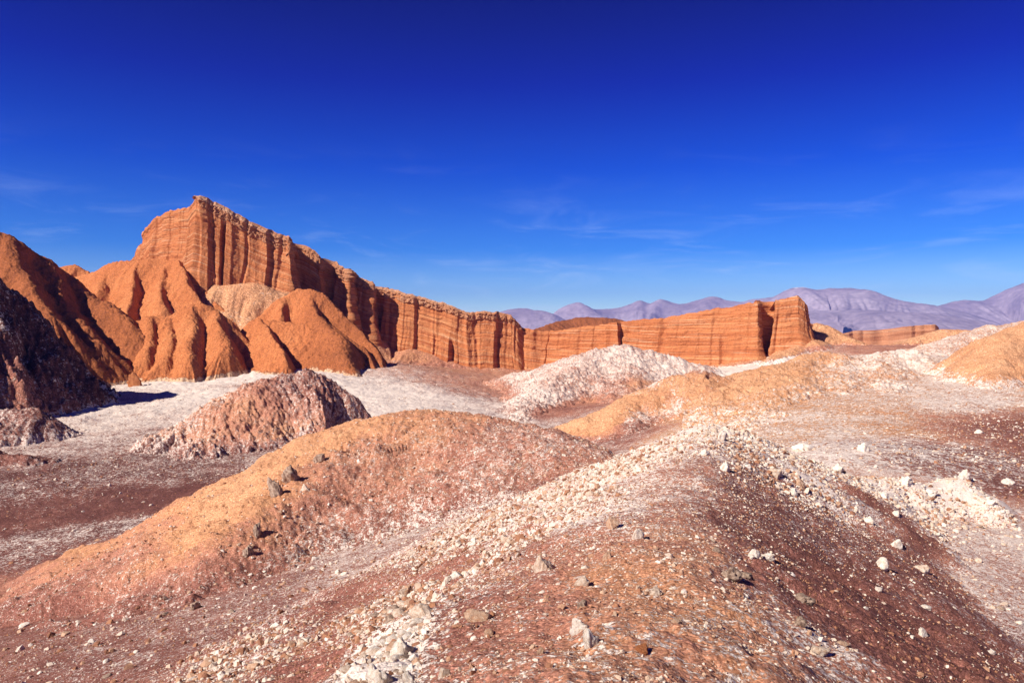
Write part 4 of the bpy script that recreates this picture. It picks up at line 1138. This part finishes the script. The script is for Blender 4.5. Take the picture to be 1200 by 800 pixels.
# the ones the photograph picks out: (u, v of the foot, width px, height px, colour, name, label)
PICKED = [
    (637, 664, 30, 34, 'cream', 'boulder', 'upright jagged cream boulder on the brown spine of the stony ridge', {'lumpy': 0.7}),
    (748, 622, 20, 26, 'white', 'salt_stone', 'upright white salt stone beside the peach coloured boulder', {'lumpy': 0.7}),
    (718, 612, 20, 20, 'tan', 'boulder', 'peach coloured rounded boulder just left of an upright white salt stone', {}),
    (520, 775, 18, 17, 'cream', 'salt_stone', 'smooth egg shaped cream stone with a dark shadow on bare brown soil', {'rough': 0.12, 'lumpy': 0.1}),
    (678, 732, 28, 26, 'white', 'salt_stone', 'knobbly white salt lump, upper one of two touching lumps', {'lumpy': 0.8}),
    (692, 748, 24, 28, 'white', 'salt_stone', 'rounded white salt lump, lower one of two touching lumps', {'lumpy': 0.5}),
    (683, 708, 12, 20, 'dark', 'salt_stone', 'thin grey slab standing on edge above two white salt lumps', {'planes': 5}),
    (754, 762, 20, 13, 'orange', 'boulder', 'orange flat topped stone on the orange spine of the ridge', {'rough': 0.2}),
    (792, 737, 16, 10, 'tan', 'salt_stone', 'small pinkish tan stone above and right of the orange flat topped stone', {}),
    (770, 697, 18, 14, 'cream', 'salt_stone', 'broken cream stone lying alone on the pebbly orange spine', {}),
    (711, 655, 14, 18, 'tan', 'salt_stone', 'leaning tan stone right of the upright jagged cream boulder', {}),
    (681, 678, 20, 16, 'cream', 'salt_stone', 'pale cracked stone on the brown soil below the upright jagged boulder', {'lumpy': 0.6}),
    (560, 715, 34, 14, 'tan', 'boulder', 'long low tan slab on the brown soil left of the spine', {'planes': 5}),
    (572, 728, 14, 12, 'tan', 'salt_stone', 'small tan stone with a shadow just below the long low slab', {}),
    (634, 758, 10, 9, 'tan', 'salt_stone', 'little tan chip left of the two touching white lumps', {'planes': 4}),
    (443, 785, 36, 40, 'white', 'boulder', 'big cracked white salt crust block at the bottom of the white belt', {'lumpy': 0.7}),
    (470, 745, 40, 34, 'white', 'boulder', 'big cracked white salt crust block higher up the white belt', {'lumpy': 0.7}),
    (482, 796, 22, 34, 'white', 'salt_stone', 'tall pale salt lump beside the lowest crust block', {'lumpy': 0.7}),
    (495, 722, 34, 18, 'cream', 'salt_stone', 'wide cream salt slab above the two crust blocks', {'lumpy': 0.5}),
    (290, 655, 14, 14, 'dark', 'boulder', 'dark rock standing in for a shaded hollow on the foot of the tan slope', {'lumpy': 0.7}),  # dark rocks on the tan hill stand in for shaded hollows
    (301, 634, 12, 20, 'dark', 'boulder', 'upright dark rock standing in for a shaded hollow on the tan slope just above another dark rock', {'lumpy': 0.7}),
    (228, 712, 14, 18, 'dark', 'boulder', 'dark crusted rock standing in for a shaded hollow, alone on the pebbly lower flank of the tan hill', {'lumpy': 0.7}),
    (340, 562, 22, 26, 'dark', 'boulder', 'dark craggy rock standing in for a shaded hollow at the edge of the tan slope, beside a white stone', {'lumpy': 0.8}),
    (322, 582, 20, 26, 'dark', 'boulder', 'dark craggy rock standing in for a shaded hollow lower along the edge of the tan slope', {'lumpy': 0.8}),
    (374, 538, 16, 16, 'dark', 'boulder', 'dark rock standing in for a shaded hollow near the crest of the tan hill', {'lumpy': 0.8}),
    (358, 575, 14, 10, 'cream', 'salt_stone', 'pale flat stone by the dark craggy rocks on the tan hill', {}),
    (838, 505, 12, 11, 'cream', 'boulder', 'cream stone perched on the very peak of the stony ridge', {}),
    (845, 520, 14, 16, 'white', 'boulder', 'white boulder with a dark right side just under the peak of the ridge', {}),
    (850, 558, 14, 14, 'white', 'salt_stone', 'white stone below the peak with brown soil round it', {}),
    (826, 540, 14, 10, 'white', 'salt_stone', 'flat pale stone left below the peak of the ridge', {}),
    (908, 560, 18, 16, 'cream', 'boulder', 'cream boulder with a dark crack in the rubble right of the peak', {}),
    (938, 572, 16, 16, 'tan', 'boulder', 'tan boulder beside cream ones on the right slope of the ridge', {}),
    (930, 580, 16, 10, 'white', 'salt_stone', 'pale stone half under the tan boulder on the right slope', {}),
    (940, 528, 28, 16, 'white', 'boulder', 'wide crusted white boulder on the floor behind the ridge', {'lumpy': 0.6}),
    (1013, 528, 18, 13, 'white', 'boulder', 'rounded white boulder alone on the pale flat behind the ridge', {'lumpy': 0.6}),
    (1036, 588, 18, 10, 'white', 'salt_stone', 'white stone on bare dark soil under the rubble spur', {}),
    (1018, 612, 18, 9, 'white', 'salt_stone', 'low white stone on the dark slope, left of a rounder one', {}),
    (1050, 610, 14, 9, 'white', 'salt_stone', 'rounded white stone at the top edge of the pale flat', {}),
    (1052, 642, 18, 14, 'white', 'boulder', 'rounded white boulder on the edge of the pale flat at the slope foot', {'rough': 0.2}),
    (1033, 665, 20, 16, 'white', 'boulder', 'bright white boulder with a black shadow on the dark slope', {}),
    (1080, 668, 26, 12, 'cream', 'boulder', 'flat cream boulder lying on the pale flat at the slope foot', {'rough': 0.2}),
    (1030, 692, 10, 8, 'white', 'salt_stone', 'small white stone on the dark slope below the bright white boulder', {}),
    (1081, 745, 14, 11, 'white', 'salt_stone', 'angular white stone alone low on the dark brown slope', {'planes': 6, 'rough': 0.15}),
    (1130, 752, 12, 8, 'white', 'salt_stone', 'white stone on the border between dark slope and pale flat', {}),
    (1162, 775, 10, 7, 'white', 'salt_stone', 'little white stone near the bottom right corner of the pale flat', {}),
    (1084, 712, 14, 6, 'white', 'salt_stone', 'thin white slab at the edge between dark slope and pale flat', {'planes': 4}),
    (900, 652, 24, 14, 'white', 'boulder', 'pointed white rock in the stony streak down the right slope', {}),
    (884, 647, 16, 14, 'white', 'salt_stone', 'white stone left of the pointed white rock in the stony streak', {}),
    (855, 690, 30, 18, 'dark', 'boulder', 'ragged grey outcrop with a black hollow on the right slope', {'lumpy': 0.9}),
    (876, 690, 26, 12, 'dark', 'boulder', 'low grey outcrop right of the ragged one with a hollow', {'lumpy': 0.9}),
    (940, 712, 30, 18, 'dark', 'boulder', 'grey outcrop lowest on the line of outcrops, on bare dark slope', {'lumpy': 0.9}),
    (962, 778, 26, 14, 'cream', 'boulder', 'cream rock with a black shadow at the bottom of the right slope', {}),
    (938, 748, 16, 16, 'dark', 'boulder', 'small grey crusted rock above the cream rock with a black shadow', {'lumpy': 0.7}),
    (835, 625, 10, 9, 'cream', 'salt_stone', 'round cream pebble stone on the brown saddle of the ridge', {'rough': 0.12}),
    (882, 650, 8, 7, 'white', 'salt_stone', 'small white pebble stone beside the stony streak', {}),
    (985, 768, 20, 12, 'tan', 'salt_stone', 'tan stone at the bottom edge right of the cream rock', {}),
    (1130, 562, 20, 17, 'white', 'boulder', 'highest white boulder standing on the rubble spur', {'lumpy': 0.7}),
    (1062, 570, 22, 13, 'white', 'boulder', 'broad white crusted boulder in the middle of the rubble spur', {'lumpy': 0.7}),
    (1090, 582, 18, 10, 'white', 'boulder', 'low white boulder between the two largest ones of the rubble spur', {'lumpy': 0.7}),
    (1160, 592, 14, 9, 'white', 'boulder', 'last white boulder at the right tip of the rubble spur', {'lumpy': 0.7}),
    (980, 552, 17, 10, 'white', 'boulder', 'white crusted boulder at the left start of the rubble spur', {'lumpy': 0.7}),
    (1180, 566, 15, 8, 'white', 'boulder', 'white boulder on the dark stony floor beyond the rubble spur', {'lumpy': 0.6}),
    (1148, 508, 12, 6, 'white', 'boulder', 'white boulder on the dark brown slope at the right edge', {}),
    (158, 452, 17, 22, 'orange', 'boulder', 'orange boulder standing alone on the white salt flat', {'rough': 0.2}),
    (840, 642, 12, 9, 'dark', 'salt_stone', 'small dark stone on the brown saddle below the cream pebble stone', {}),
]
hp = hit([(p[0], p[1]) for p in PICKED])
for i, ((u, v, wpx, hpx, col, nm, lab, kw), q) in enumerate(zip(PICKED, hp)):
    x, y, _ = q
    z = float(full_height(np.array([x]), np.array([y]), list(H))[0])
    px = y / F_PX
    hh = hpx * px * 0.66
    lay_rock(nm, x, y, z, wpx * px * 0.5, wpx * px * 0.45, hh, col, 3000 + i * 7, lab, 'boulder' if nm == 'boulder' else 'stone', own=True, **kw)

# the largest of the scattered stones lie there one by one
LOOSE = [('ridge', 120, 'white or brownish loose salt stone on the soil of the stony ridge', 'loose stones on the stony ridge', 'stone'),
         ('tan', 40, 'loose crust lump on the pebbly flank of the tan hill', 'loose lumps on the tan hill', 'stone'),
         ('floor', 45, 'loose pale stone on the floor right of and behind the ridge', 'loose stones on the right floor', 'stone'),
         ('valley', 15, 'loose crusted stone on the valley floor at the left', 'loose stones in the left valley', 'stone')]
for key, n_, lab, grp, cat in LOOSE:
    x, y, z, size, tint = FIELDS[key]
    vis = size / np.hypot(x, y)
    ordr = np.argsort(-vis)
    big, rest = ordr[:n_], ordr[n_:]
    for j in big:
        col = 'white' if tint[j] > 0.72 else 'cream' if tint[j] > 0.5 else 'tan' if tint[j] > 0.25 else 'dark'
        r_ = random.Random(int(j))
        s0 = float(size[j])
        lay_rock('loose_stone', float(x[j]), float(y[j]), float(z[j]), s0 * r_.uniform(0.8, 1.2), s0 * r_.uniform(0.8, 1.2), s0 * r_.uniform(0.55, 0.85), col, int(j), lab, cat, grp)
    names = {'ridge': ('stone_scatter', 'countless small white and brown stones scattered over the stony ridge'),
             'tan': ('pebble_crust', 'pebbly crust of small lumps over the tan hill'),
             'floor': ('stone_litter', 'small pale stones littering the floor right of the ridge'),
             'valley': ('stone_sprinkle', 'small stones sprinkled over the left valley floor')}
    stone_field(names[key][0], x[rest], y[rest], z[rest], size[rest], tint[rest], 600 + len(key), names[key][1])
